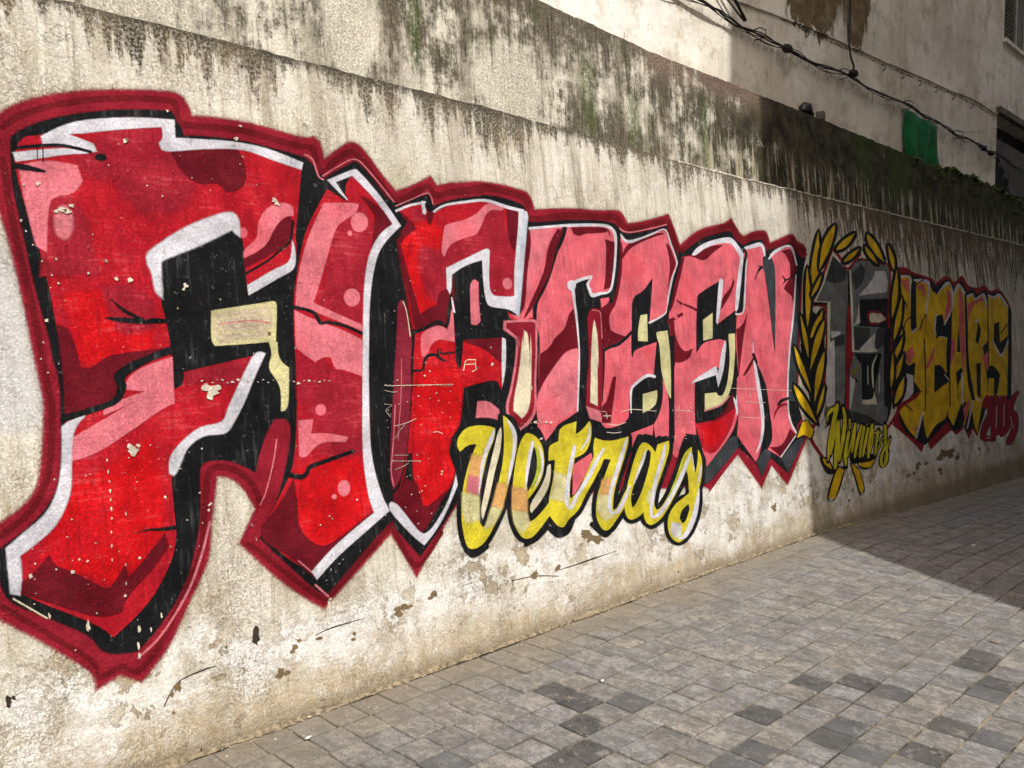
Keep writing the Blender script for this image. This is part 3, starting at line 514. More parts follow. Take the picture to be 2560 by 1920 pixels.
  ('P','lav',8,'3539 2333 3567 2315 3503 2075 3440 1834 3414 1742 3400 1774 3446 1940 3493 2141'),
  ('P','maroon',3,'2675 1658 2700 1717 2781 1765 2828 1778 2851 1839 2901 1865 2914 1823 2878 1678 2825 1689 2745 1658'),
  ('S','black',3,'2668 1632 2661 1650 2750 1658 2742 1674 2798 1682 2791 1695 2825 1684 2834 1704 2885 1670 2871 1683 2915 1743 2889 1745 2940 1834 2920 1836'),
  ('P','pink',4,'2699 1521 2699 1582 2720 1635 2815 1671 2882 1648 2912 1762 2926 1732 2921 1596 2884 1599 2815 1606 2758 1576 2730 1530'),
  ('S','white',3,'2926 1822 2933 1823 2929 1762 2943 1764 2931 1702 2945 1703 2924 1561 2932 1561'),
  ('P','black',2,'2934 1745 3001 1703 2978 1587 2945 1455 2930 1462 2920 1501 2926 1586'),
  ('S','black',3,'2637 1442 2637 1455 2695 1448 2686 1457 2714 1486 2698 1490 2736 1512 2724 1526 2774 1520 2776 1535 2810 1517 2798 1525 2809 1549 2799 1552 2824 1554 2832 1558 2816 1527 2826 1538 2876 1528 2875 1538 2931 1538 2930 1544'),
  ('S','black',3,'2781 1519 2795 1531 2820 1494 2830 1506 2859 1488 2860 1490'),
  ('P','maroon',5,'2987 1595 3277 1608 3281 1558 3242 1480 3178 1522 3123 1557 3042 1579'),
  ('P','white',2,'3270 1610 3293 1603 3273 1463 3233 1347 3251 1495'),
  ('P','pink',4,'3104 1923 3128 1912 3117 1799 3116 1705 3089 1686 3052 1688 3061 1797 3073 1891'),
  ('P','pink',4,'3043 1272 3118 1265 3189 1220 3186 1169 3108 1188 3021 1193'),
  ('P','bright',16,'2665 1419 2780 1445 2927 1441 2934 1368 2897 1202 2839 1118 2812 1032 2834 953 2776 860 2646 780 2604 791 2588 895 2592 1052 2626 1220'),
  ('P','maroon',5,'2527 925 2588 895 2610 785 2661 783 2789 847 2721 787 2636 696 2593 666 2476 768 2445 860 2506 908'),
  ('P','white',4,'2425 827 2466 802 2563 677 2603 648 2664 672 2766 772 2834 880 2851 954 2863 900 2819 823 2710 688 2600 601 2533 660 2423 787'),
  ('Z','cream',0,'2966 1441 2960 1442 2984 1486 2979 1488 3001 1495 3000 1499 3056 1494 3060 1498 3049 1476 3051 1472 2987 1474 2987 1470'),
  ('Z','cream',0,'3047 1475 3053 1476 3052 1444 3058 1443 3022 1436 3024 1432'),
 ],
 'letter_i': [
  ('P','coral',2,'3576 2235 3888 2291 3770 2128 3722 2008 3589 1846 3530 1737 3427 1706 3347 1724 3337 1747 3412 1732 3457 1788 3507 2009'),
  ('P','pink',18,'3592 2230 3758 2252 3680 2128 3604 2014 3517 1876 3517 1976'),
  ('P','maroon',3,'3573 2235 3569 2147 3524 2010 3474 1809 3443 1768 3468 1874 3509 2076'),
  ('S','white',3,'3574 2239 3574 2254 3720 2261 3721 2276 3886 2285 3886 2301'),
  ('P','maroon',3,'3821 2264 3868 2261 3775 2128 3711 2000 3555 1811 3452 1719 3516 1803 3660 1997 3722 2145'),
  ('S','bright',4,'3333 1746 3344 1752 3370 1714 3377 1722 3446 1705 3446 1714 3530 1724 3527 1733'),
  ('P','rose',7,'3299 1701 3536 1711 3558 1688 3520 1440 3549 1623 3497 1359 3467 1190 3341 1099 3260 1178 3253 1242 3300 1335 3358 1493 3386 1622 3381 1546 3377 1611 3289 1662'),
  ('P','maroon2',4,'3317 1692 3525 1700 3540 1684 3509 1440 3536 1623 3482 1360 3454 1204 3344 1118 3276 1185 3271 1241 3315 1334 3374 1493 3401 1622 3400 1546 3392 1619 3312 1669'),
  ('P','cream',7,'3451 1644 3467 1624 3464 1441 3495 1623 3433 1258 3360 1172 3307 1213 3321 1276 3362 1377 3401 1492 3434 1622 3418 1546'),
 ],
 'letter_t': [
  ('P','coral',2,'3904 2292 4040 2306 4211 2322 4326 2318 4368 2284 4365 2193 4306 2018 4254 1919 4118 1888 4059 1904 4055 1969 4100 1985 4079 1991 3904 1947 3911 1821 3910 1611 3892 1430 3831 1175 3710 1128 3624 1087 3516 1014 3480 1098 3490 1163 3568 1623 3570 1611 3560 1711 3584 1812 3656 1902 3731 2001'),
  ('P','black',2,'3880 2294 3916 2301 3861 2198 3773 2093 3729 2001 3653 1895 3582 1812 3555 1711 3565 1611 3544 1439 3561 1623 3488 1137 3448 1136 3496 1359 3538 1623 3528 1545 3536 1691 3533 1750 3555 1824 3674 1984 3730 2091 3807 2193'),
  ('P','maroon',3,'3544 1439 3561 1518 3645 1557 3703 1611 3792 1666 3847 1750 3891 1782 3901 1611 3897 1544 3815 1542 3737 1502 3676 1436 3702 1473 3587 1369 3514 1293 3547 1490'),
  ('P','pink',4,'3513 1290 3701 1467 3791 1520 3884 1546 3881 1414 3834 1209 3713 1148 3552 1131 3490 1136'),
  ('P','maroon',3,'3945 2286 4267 2312 4293 2292 4215 2278 4077 2262 4020 2245 3966 2249'),
  ('P','maroon',3,'4266 2238 4358 2226 4318 2056 4269 1934 4202 1917 4235 2014 4266 2164'),
  ('S','maroon',2,'4292 2315 4299 2317 4306 2284 4324 2290 4320 2256 4324 2257'),
  ('S','white',3,'3899 2284 3901 2303 4040 2301 4042 2319 4209 2317 4214 2335 4308 2314 4323 2334 4354 2286 4385 2296 4358 2208 4384 2210 4318 2056 4342 2056 4257 1919 4274 1913 4161 1899 4165 1881 4090 1888 4075 1864 4074 1912 4046 1904 4062 1946 4037 1948 4101 1999 4078 1977 3984 1978 3991 1960 3886 1946 3898 1927'),
  ('P','white',3,'3932 1931 3925 1916 3910 1906 3891 1901 3874 1904 3862 1914 3860 1928 3866 1942 3881 1953 3900 1958 3918 1955 3929 1945'),
  ('S','white',3,'3884 1925 3920 1930 3894 1820 3917 1822 3900 1715 3920 1717 3898 1541 3910 1541 3873 1415 3890 1414 3827 1179 3840 1178'),
  ('P','maroon2',6,'4014 1724 4050 1778 4102 1790 4138 1770 4124 1611 4104 1425 4140 1623 4071 1266 4036 1162 3978 1155 3920 1204 3966 1412 3980 1428 4007 1611'),
  ('S','rose',3,'4064 1780 4065 1785 4120 1778 4126 1783 4138 1748 4147 1748 4127 1608 4136 1609'),
  ('P','cream',5,'4074 1718 4084 1611 4065 1426 4065 1480 4018 1202 3961 1223 3997 1411 3999 1428 4040 1611'),
  ('P','rose',7,'3919 1194 4039 1158 4037 1102 3941 1130'),
  ('P','coral',2,'4157 1854 4240 1867 4229 1837 4160 1803'),
  ('S','black',2,'4352 2335 4378 2353 4394 2308 4428 2317 4386 2228 4420 2230 4348 2076 4382 2076 4294 1925 4326 1923 4246 1844 4276 1839'),
 ],
 'letter_e': [
  ('P','coral',2,'4427 2269 4503 2244 4716 2301 4933 2360 4994 2276 5045 2133 4960 2015 4877 1867 4836 1779 4642 1706 4667 1822 4725 1988 4607 1905 4492 1855 4449 1658 4428 1486 4468 1538 4705 1582 4630 1367 4576 1369 4391 1308 4353 1214 4351 1253 4314 1108 4231 1070 4091 1058 4041 1095 4080 1266 4132 1479 4092 1341 4134 1527 4146 1772 4297 1812 4389 2077'),
  ('P','black',2,'4493 1863 4610 1921 4732 2013 4725 1988 4642 1706 4858 1763 4866 1660 4706 1590 4467 1536 4425 1486 4416 1523 4453 1703'),
  ('P','maroon',3,'4422 2238 4435 2209 4421 2124 4388 2002 4315 1850 4244 1774 4219 1730 4224 1657 4291 1635 4366 1620 4257 1576 4136 1541 4140 1700 4146 1808 4268 1848 4357 2030'),
  ('S','maroon',3,'4435 2132 4415 2138 4512 2192 4479 2211 4627 2244 4609 2271 4786 2294 4778 2319 4915 2328 4914 2338'),
  ('P','maroon',3,'4936 2263 4974 2242 5030 2132 4948 2030 4899 1948 4941 2062 4957 2152'),
  ('S','white',3,'4425 2280 4440 2287 4463 2242 4483 2258 4528 2236 4528 2257 4623 2263 4617 2276 4787 2314 4782 2324 4936 2358 4946 2368 4984 2265 5001 2270 5036 2132 5053 2134 4959 2032 4980 2030 4885 1892 4906 1891 4837 1786 4851 1780 4638 1717 4647 1705'),
  ('S','black',3,'4442 1661 4461 1649 4353 1613 4373 1598 4273 1579 4287 1559 4203 1563 4211 1547 4121 1537 4132 1522'),
  ('S','black',3,'4124 1537 4147 1537 4105 1412 4125 1412 4059 1226 4076 1224'),
  ('P','pale',2,'4556 1758 4627 1767 4602 1590 4502 1594 4515 1666'),
  ('P','black',2,'4705 1582 4915 1629 4833 1189 4783 922 4723 888 4512 870 4295 891 4326 1108 4372 1267 4517 1321 4627 1332 4633 1367'),
  ('P','pale',2,'4717 1648 4839 1659 4838 1471 4795 1202 4754 1270 4724 1395 4732 1551 4712 1621'),
  ('S','white',3,'4351 1133 4342 1134 4374 1252 4352 1254 4411 1297 4393 1309 4555 1352 4544 1371 4633 1344 4644 1363'),
  ('P','pale',2,'4490 1243 4647 1261 4611 1172 4470 1126'),
  ('P','coral',2,'4725 1329 4748 1273 4765 1187 4722 950 4578 951 4570 1038 4661 1124 4714 1236'),
  ('P','coral',2,'4320 1002 4562 1039 4545 980 4514 949 4446 988 4385 993 4333 938 4297 890'),
  ('P','maroon',4,'4197 1355 4228 1362 4193 1261 4152 1155 4128 1088 4052 1094 4066 1182 4118 1221'),
  ('S','chip',0,'4060 1159 4062 1162 4097 1153 4098 1156'),
  ('S','chip',0,'4066 1129 4067 1134 4139 1125 4140 1130'),
  ('S','chip',0,'4096 1145 4103 1145 4097 1114 4104 1114'),
  ('S','chip',0,'4092 1079 4093 1082 4195 1064 4195 1068 4282 1076 4280 1080'),
  ('S','chip',0,'4083 1028 4085 1032 4153 1018 4153 1022 4225 1018 4225 1022'),
 ],
 'wide_letter_e': [
  ('P','coral',2,'5088 2176 5286 2215 5420 2284 5585 2323 5803 2349 5879 2310 5949 2234 5872 2076 5778 1833 5477 1711 5584 2040 5272 1917 5214 1712 5165 1506 5280 1575 5439 1600 5563 1587 5456 1375 5397 1394 5108 1304 5084 1176 5053 1019 5052 939 4927 957 4860 892 4796 808 4744 894 4870 1387 4874 1407 4875 1708 4896 1820 4975 1951 5080 2135'),
  ('P','maroon',2,'5096 2177 5144 2180 5082 2070 4960 1870 4893 1788 4935 1885 5039 2067'),
  ('P','black',2,'5273 1921 5583 2036 5528 1887 5473 1706 5750 1815 5769 1789 5719 1630 5439 1600 5281 1579 5165 1504 5206 1712 5250 1879'),
  ('P','black',2,'5768 1824 5888 1827 5806 1803 5730 1762 5712 1718 5646 1752'),
  ('P','maroon',3,'4881 1740 4932 1717 4929 1629 4970 1549 5034 1516 5120 1535 5069 1475 4964 1445 4895 1446 4870 1399 4873 1550'),
  ('S','maroon',3,'4872 1708 4854 1731 5047 1768 5031 1787'),
  ('P','coral',3,'4979 1754 4976 1749 4968 1746 4958 1745 4948 1746 4942 1749 4940 1753 4943 1757 4951 1760 4961 1761 4970 1760 4977 1758'),
  ('P','maroon',3,'5166 2206 5299 2207 5417 2267 5680 2313 5539 2250 5400 2183 5252 2196'),
  ('P','white',3,'5247 2208 5341 2270 5506 2325 5759 2375 5856 2358 5973 2263 5943 2188 5803 1851 5756 1819 5807 1984 5919 2232 5831 2320 5750 2336 5583 2314 5417 2267 5301 2216'),
  ('P','maroon',3,'5776 2058 5785 2037 5710 1945 5527 1801 5596 1906 5710 1980'),
  ('S','maroon',3,'4987 1869 4996 1876 5032 1844 5052 1858'),
  ('S','maroon',3,'5062 1844 5070 1853 5159 1819 5174 1834 5222 1801 5239 1816'),
  ('P','white',2,'5586 2053 5628 2045 5572 1888 5485 1711 5469 1728 5549 1974'),
  ('P','pale',2,'5431 1792 5394 1611 5273 1594 5297 1738'),
  ('P','black',2,'5563 1587 5721 1639 5680 1369 5625 1148 5591 1178 5434 1118 5082 1021 5055 1027 5103 1275 5138 1306 5387 1347 5415 1254 5495 1412 5586 1544'),
  ('P','red',2,'5051 1010 5322 1023 5487 1064 5588 1148 5605 1074 5494 946 5276 797 5129 811 5090 912'),
  ('P','maroon',6,'5322 1025 5459 1083 5586 1195 5581 1093 5419 1043 5258 1009'),
  ('P','bright',10,'5133 981 5315 992 5461 1015 5428 934 5256 848 5153 858'),
  ('P','coral',3,'5106 846 5129 811 5276 796 5490 929 5603 1066 5610 1022 5483 896 5138 710'),
  ('P','pale',2,'5216 1212 5368 1214 5380 1195 5450 1193 5532 1283 5600 1452 5619 1625 5630 1639 5708 1640 5692 1543 5665 1451 5596 1280 5511 1182 5406 1132 5194 1101'),
  ('S','rose',2,'5188 1088 5185 1096 5407 1117 5400 1126 5545 1179 5533 1186'),
  ('P','white',3,'5563 1588 5564 1544 5490 1374 5400 1255 5387 1344 5063 1293 5142 1327 5398 1402 5422 1351 5497 1502'),
  ('S','black',2,'5078 2208 5112 2209 5053 2136 5086 2133 4982 2034 5014 2031 4911 1902 4943 1900 4839 1758 4870 1755'),
 ],
 'letter_n': [
  ('P','coral',2,'5992 2314 6278 2345 6302 2286 6256 2208 6276 2003 6284 1584 6289 1459 6450 2143 6425 2246 6388 2292 6753 2381 6825 2253 6804 2123 6648 1728 6468 1348 6421 1161 6402 1063 6424 912 6484 833 6195 669 6010 746 6106 845 6105 1044 6098 1216 6051 1326 5962 1446 5965 1222 5978 998 5912 781 5809 673 5587 887 5650 1106 5628 1279 5704 1325 5719 1630 5748 1784 5877 1817 5951 2080'),
  ('P','maroon',3,'6580 2329 6748 2361 6840 2254 6798 2123 6694 1903 6684 1961 6566 2015 6593 2045 6690 2117 6718 2236 6655 2310'),
  ('P','grey',2,'6343 2260 6421 2227 6444 2143 6305 1538 6292 1743 6285 2004 6262 2189 6303 2248'),
  ('P','maroon',3,'6040 759 6214 754 6322 809 6396 877 6478 824 6196 672'),
  ('P','maroon',2,'5941 1819 5837 1630 5757 1455 5704 1325 5738 1674 5848 1719'),
  ('S','white',3,'5972 2295 5966 2313 6135 2323 6126 2353 6246 2345 6262 2378 6272 2331 6317 2342 6289 2279 6316 2283'),
  ('S','white',3,'6379 2250 6360 2257 6512 2316 6490 2336 6752 2376 6776 2393 6820 2236 6849 2241'),
  ('S','white',3,'6792 2147 6816 2147 6672 1826 6700 1825 6539 1537 6566 1535 6437 1255 6464 1253 6393 1044 6420 1044 6413 920 6440 923 6490 827 6515 832'),
  ('S','white',3,'6207 666 6195 672 6490 812 6477 818'),
  ('S','white',3,'6015 2269 6032 2270 5939 2080 5970 2081 5867 1823 5890 1821 5758 1801 5758 1783'),
  ('P','white',2,'5943 1442 5975 1387 6000 1220 6009 996 5942 823 5822 732 5916 843 5964 999 5948 1222'),
  ('P','white',2,'5612 1280 5638 1262 5632 1064 5587 1020 5585 1110'),
  ('S','white',3,'5959 1574 5968 1574 5934 1429 5958 1429'),
  ('S','maroon',3,'5950 1467 5971 1461 5853 1397 5889 1384 5767 1332 5785 1324'),
  ('S','black',3,'5932 1473 5976 1480 5961 1423 5999 1429'),
  ('S','black',3,'6238 2181 6245 2165 6187 2168 6214 2156 6147 2129 6166 2126 6098 2073 6108 2072'),
  ('S','black',3,'6249 2186 6236 2169 6168 2186 6165 2182'),
  ('S','black',3,'6555 2118 6568 2124 6585 2088 6622 2090 6548 2061 6558 2056'),
  ('S','black',3,'6598 2080 6589 2092 6717 2113 6704 2124 6858 2168 6836 2180'),
  ('S','black',3,'6426 1131 6435 1109 6304 1118 6327 1095 6232 1083 6256 1071'),
  ('S','maroon2',3,'6395 1081 6396 1066 6277 1080 6299 1059 6191 1033 6215 1024 6147 975 6157 972'),
  ('S','chip',0,'5552 1238 5553 1241 6024 1207 6025 1210 6490 1179 6491 1182'),
  ('S','chip',0,'5669 1017 5671 1020 5889 995 5890 998 6032 991 6033 994'),
  ('S','black',2,'5933 2323 5963 2336 5995 2270 6031 2275 5946 2171 5981 2172 5890 1988 5924 1988 5829 1820 5863 1819'),
 ],
 'yellow_script': [
  ('S','black',4,'2926 1018 2859 1003 2907 1061 2836 1064 2919 1087 2862 1118 2960 1114 2931 1163 3023 1120 3025 1174 3093 1110 3111 1163 3108 1115 3180 1132 3095 1084 3166 1063 3042 1008 3111 983 3006 936 3076 917 2967 845 3038 826 2942 775 3013 760 2929 702 3001 694 2934 652 3004 658 2974 600 3001 647 3053 620 2991 654 3107 703 3038 728 3162 809 3091 831 3213 919 3138 935 3242 1028 3165 1037 3253 1129 3175 1132 3250 1172 3182 1199 3212 1151 3274 1187 3244 1119 3316 1143 3261 1077 3341 1081 3254 1021 3333 1008 3221 938 3296 918 3174 846 3248 823 3120 742 3190 715 3056 658 3121 625 2984 582 3040 543 2933 556 2966 505 2906 554 2890 504 2903 558 2837 549 2890 629 2820 632 2891 709 2822 719 2914 819 2846 834 2950 906 2884 927 2998 984 2933 1009 3040 1042 2970 1058 2985 1084 2987 1030 2921 1077 2947 1027 2873 1054 2915 1010 2916 1039 2852 1017 2899 1086 2832 1074'),
  ('S','black',4,'3351 1060 3386 1111 3420 1035 3481 1074 3451 995 3533 1008 3458 926 3543 921 3441 864 3521 842 3400 810 3470 774 3339 761 3398 718 3287 725 3363 701 3279 649 3359 644 3308 572 3350 617 3419 586 3368 635 3524 646 3459 688 3494 687 3560 720 3492 645 3572 616 3409 590 3469 545 3335 545 3382 494 3304 541 3296 486 3293 549 3228 524 3264 600 3189 592 3254 659 3176 664 3263 752 3186 765 3298 870 3220 886 3332 965 3256 984 3367 1022 3295 1050 3392 1048 3336 1090 3384 1049 3405 1104 3454 1019 3498 1068'),
  ('S','black',4,'3576 891 3497 900 3592 972 3515 989 3595 974 3563 1024 3670 994 3601 1026 3694 1064 3621 1090 3726 1073 3698 1126 3799 1083 3775 1137 3766 1116 3852 1113 3747 1030 3828 1048 3874 1035 3819 1080 3939 1079 3914 1134 3894 1074 3983 1069 3875 1005 3959 985 3834 957 3900 918 3792 941 3825 888 3726 924 3795 890 3696 858 3777 839 3662 785 3743 768 3642 709 3725 699 3703 646 3676 700 3804 699 3736 737 3883 780 3808 811 3967 870 3898 908 4042 909 4019 966 3997 913 4087 897 3958 856 4038 826 3884 784 3957 748 3792 703 3864 667 3713 626 3776 585 3626 586 3682 541 3591 556 3629 505 3588 560 3540 521 3558 591 3490 570 3542 619 3464 620 3549 687 3473 704 3606 809 3529 826 3633 919 3554 909 3576 925 3504 904 3598 993 3519 1005'),
  ('S','black',4,'3916 988 3954 1039 4026 954 4049 1010 4141 944 4134 1003 4272 957 4305 1013 4226 948 4318 926 4179 874 4268 847 4100 764 4187 738 4040 662 4129 641 4015 560 4106 560 4139 543 4069 586 4226 620 4146 657 4246 651 4227 710 4197 654 4289 630 4132 579 4212 542 4058 524 4129 481 3985 479 4033 426 3981 480 3924 441 3958 513 3873 504 3949 566 3862 578 3980 659 3896 683 4040 731 3959 762 4103 809 4021 839 4140 865 4048 860 4057 901 4049 843 3984 895 4038 847 3998 878 3985 821 3982 891 3897 876 3986 947 3898 956 3982 978 3943 1030 4044 947 4088 997'),
  ('S','black',4,'4392 922 4440 969 4470 890 4540 926 4506 850 4599 862 4506 812 4600 798 4476 765 4564 739 4408 673 4494 646 4345 580 4432 557 4330 527 4409 494 4280 508 4321 456 4236 503 4220 451 4230 511 4148 498 4224 553 4137 565 4251 637 4166 656 4308 736 4224 759 4380 842 4297 867 4431 897 4358 933 4438 906 4449 962 4502 874 4560 917'),
  ('S','black',4,'4588 822 4496 841 4622 886 4560 932 4683 900 4748 942 4650 858 4745 837 4563 745 4652 717 4476 636 4565 610 4436 551 4529 538 4464 481 4531 515 4578 479 4514 525 4687 549 4604 586 4814 675 4723 706 4917 795 4831 831 4982 827 4971 887 4917 828 5017 804 4827 718 4919 686 4695 597 4780 560 4561 492 4637 451 4486 454 4541 403 4428 442 4424 386 4418 451 4334 437 4412 499 4321 512 4444 571 4357 596 4518 672 4431 698 4568 754 4476 773 4598 841 4505 859 4649 915 4559 939'),
  ('S','black',4,'4937 879 5034 871 4921 764 5018 760 4998 650 4975 704 5083 761 4986 774 5061 812 5025 865 5030 774 5129 776 5020 686 5117 673 4990 622 5084 601 4957 570 5053 554 4941 484 5036 466 4895 402 4983 373 4812 322 4886 282 4715 282 4759 232 4704 284 4653 247 4661 320 4577 313 4653 390 4566 404 4684 438 4605 470 4743 479 4683 523 4832 504 4786 553 4931 542 4842 565 4945 662 4850 666 4935 716 4842 731 4991 794 4901 818 4935 851 5029 861 4918 748 5014 739'),
  ('S','black',3,'2841 1096 2865 1092 2813 1025 2868 1030 2838 944 2917 954 2849 859 2911 856'),
  ('S','black',3,'3298 470 3284 494 3390 488 3365 515 3485 538 3454 563'),
  ('S','black',3,'3482 524 3511 545 3553 475 3563 520 3654 488 3605 526 3729 576 3690 594'),
  ('S','black',3,'3840 495 3875 513 3966 408 3975 437 4077 452 4047 472'),
  ('S','black',3,'2850 519 2874 537 2910 479 2904 522 3013 507 2997 535'),
  ('S','black',3,'3340 1038 3308 1058 3401 1078 3379 1116 3442 1072 3484 1101 3500 1002 3535 1012'),
  ('P','black',4,'2894 985 2932 1038 2999 1056 2952 989 2910 917 2874 875'),
  ('P','black',4,'3140 1124 3213 1156 3205 1032 3130 820 3072 716 3018 635 2984 626 2965 674 2980 767 3044 926 3084 1004'),
  ('P','black',4,'3590 914 3533 899 3499 924 3480 843 3433 782 3328 712 3322 646 3333 594 3425 626 3519 700 3567 818'),
  ('P','cream',2,'3188 1125 3188 1083 3161 997 3110 895 3052 767 2996 664 2995 717 3031 808 3080 922 3136 1039 3164 1095'),
  ('P','cream',2,'3549 888 3524 880 3500 826 3446 765 3361 690 3358 646 3435 695 3505 758 3539 826'),
  ('P','coral',2,'3914 917 3746 865 3698 702 3722 699 3826 777 3911 871'),
  ('S','black',2,'3702 879 3733 876 3677 765 3722 759 3662 664 3700 664 3727 662 3705 677 3849 759 3816 774 3940 871 3912 881'),
  ('P','black',4,'4497 917 4544 862 4591 909 4722 926 4698 957 4579 950 4535 970 4453 988'),
  ('P','yellow',2,'2884 1028 2871 1062 2890 1103 2945 1139 3024 1147 3102 1137 3144 1124 3130 1073 3076 996 3041 927 3002 835 2977 767 2965 698 2969 655 2987 623 3022 637 3072 716 3126 820 3175 927 3203 1033 3213 1131 3216 1185 3243 1169 3280 1131 3301 1079 3293 1015 3259 928 3211 834 3155 729 3089 641 3012 562 2949 530 2898 529 2870 554 2855 630 2856 714 2880 827 2917 917 2965 997 3005 1050 2986 1057 2934 1052 2894 1032'),
  ('P','yellow',2,'3395 1077 3450 1054 3492 1002 3500 924 3481 853 3435 792 3368 740 3324 713 3318 646 3329 595 3393 610 3491 667 3527 704 3532 631 3439 568 3358 520 3300 514 3260 536 3226 596 3214 662 3224 759 3259 878 3294 974 3331 1036 3364 1069'),
  ('P','yellow',2,'3539 914 3553 981 3579 999 3635 1010 3657 1077 3712 1099 3787 1110 3808 1114 3787 1039 3847 1058 3926 1106 3938 1071 3917 995 3867 937 3808 915 3760 907 3736 848 3702 777 3683 704 3690 673 3770 718 3845 796 3932 890 4030 938 4042 905 3998 841 3920 766 3827 685 3744 605 3654 564 3610 531 3564 541 3524 580 3503 619 3511 696 3567 818 3593 914'),
  ('P','yellow',2,'3963 1004 4038 982 4138 973 4288 985 4271 937 4223 860 4144 751 4084 652 4060 560 4104 565 4185 639 4236 681 4243 642 4172 560 4093 503 4009 453 3952 460 3915 509 3905 572 3938 671 3999 747 4062 824 4094 863 4053 872 4011 871 3991 850 3939 884 3942 951'),
  ('P','yellow',2,'4444 934 4505 908 4552 856 4553 805 4520 752 4451 660 4388 568 4369 511 4300 482 4228 477 4189 504 4180 559 4208 646 4266 748 4338 854 4394 915'),
  ('P','yellow',2,'4551 850 4591 909 4716 921 4697 848 4607 731 4520 623 4482 544 4497 498 4546 502 4646 568 4768 690 4874 813 4977 857 4967 816 4873 702 4737 578 4599 472 4514 428 4426 414 4376 444 4366 506 4400 583 4474 685 4521 763'),
  ('P','yellow',2,'4982 856 4969 762 4987 677 5034 768 5043 839 5079 775 5068 680 5036 612 5005 562 4988 475 4939 388 4849 302 4737 257 4679 266 4619 316 4609 397 4644 454 4713 501 4809 529 4886 554 4897 664 4888 724 4946 806'),
  ('P','black',2,'4482 886 4503 866 4474 791 4398 677 4319 589 4258 547 4250 598 4282 664 4378 768 4449 860'),
  ('P','black',2,'4862 482 4864 446 4812 383 4770 374 4748 404 4784 451'),
  ('P','black',2,'4982 874 5054 868 5029 768 4988 686 4971 762'),
  ('P','black',2,'3433 997 3441 930 3422 850 3348 764 3343 818 3383 935'),
  ('Z','black',2,'4842 711 4879 710 4857 632 4879 632 4878 568 4889 563 4744 531 4752 525 4639 472 4649 466'),
  ('P','pale',16,'2881 799 2975 786 2962 675 2888 672 2874 725'),
  ('P','pale',16,'3078 718 3127 701 3068 640 3017 624'),
  ('P','pale',16,'3225 675 3314 652 3325 588 3270 559 3232 610'),
  ('P','pale',16,'3583 829 3663 801 3634 679 3532 708 3568 771'),
  ('P','pale',16,'3958 668 4043 657 4019 561 4054 524 3979 520 3927 579'),
  ('P','pale',6,'4445 627 4489 610 4463 569 4423 553 4408 577'),
  ('P','light',7,'4652 390 4748 364 4746 302 4674 296 4632 337'),
  ('P','apricot',16,'2969 987 3029 978 3008 906 2991 851 2923 855 2942 918'),
  ('P','rose',16,'2933 886 2991 870 2980 805 2915 827'),
  ('P','apricot',16,'3132 819 3181 813 3136 714 3085 729'),
  ('P','apricot',16,'3240 786 3330 770 3318 666 3225 690'),
  ('P','apricot',16,'3993 737 4066 749 4028 670 3971 677'),
  ('S','lime',4,'3436 998 3446 999 3443 928 3473 927 3423 852 3448 845 3375 783 3390 776'),
  ('S','lime',4,'4928 840 4937 837 4792 713 4813 706 4658 580 4675 573 4603 528 4611 524'),
  ('S','white',3,'3131 1117 3144 1113 3093 1071 3119 1061 3045 1002 3069 993 3014 931 3035 926 2990 838 3002 835 2980 794 2985 793'),
  ('S','white',3,'3239 1154 3252 1159 3262 1108 3292 1115 3271 1066 3302 1065 3259 1004 3286 999 3223 909 3246 903 3194 825 3203 822'),
  ('S','white',3,'3410 1027 3434 1021 3379 968 3407 962 3347 880 3371 875 3326 779 3334 777'),
  ('S','white',3,'3463 1000 3473 1002 3477 935 3497 935 3462 862 3479 857 3406 785 3414 782'),
  ('S','white',3,'3754 972 3782 965 3704 874 3737 866 3661 768 3694 762 3637 659 3670 657 3688 615 3670 634 3772 687 3745 702 3882 775 3852 790 3968 860 3938 874 4041 929 4025 937'),
  ('S','white',3,'3917 1081 3928 1080 3892 1015 3914 1008 3823 952 3832 947'),
  ('S','white',3,'4257 974 4275 970 4193 894 4228 884 4113 785 4149 773 4034 660 4069 652 4018 557 4052 560 4111 533 4089 555 4204 605 4175 618 4257 675 4238 682'),
  ('S','white',3,'4449 886 4460 883 4402 835 4430 826 4336 759 4360 750 4286 690 4294 687'),
  ('S','white',3,'4655 899 4681 893 4601 815 4642 804 4513 700 4553 689 4455 589 4496 580 4424 509 4460 503 4439 454 4458 467 4534 455 4507 478 4656 525 4623 543 4786 624 4749 640 4887 719 4848 733 4962 813 4939 820'),
  ('S','white',4,'4999 566 5013 563 4944 484 4990 472 4866 381 4921 361 4765 296 4801 272 4703 284 4706 273'),
  ('S','white',3,'5066 731 5076 729 5023 663 5047 657 4986 599 4994 597'),
  ('S','white',2,'4967 805 4976 805 4966 700 4981 699'),
 ],
 'laurel_wreath': [
  ('P','black',3,'6902 1694 6994 1864 7103 1809 7211 1783 7196 1582 7183 1534 7034 1170 6877 910 6800 1080 6760 1318 6741 1556 6845 1583'),
  ('P','black',3,'8783 1906 9037 2183 9055 1913 8937 1576 8889 1421 8749 1151 8524 957 8576 1265'),
  ('S','black',3,'6924 882 6864 881 6877 1224 6834 1224 6939 1592 6894 1592 6982 1863 6945 1862 7045 2005 7013 2007 7227 2256 7207 2257'),
  ('S','black',3,'8581 933 8511 937 8682 1370 8617 1372 8786 1631 8726 1632 8930 2022 8873 2020 8963 2252 8922 2249'),
  ('P','black',2,'7033 1967 7180 2057 7297 2213 7358 2372 7380 2512 7339 2593 7228 2507 7133 2368 7047 2212 6996 2059'),
  ('P','yellow2',2,'7047 1997 7137 2079 7246 2219 7298 2362 7313 2487 7324 2562 7272 2486 7182 2359 7103 2219 7058 2080'),
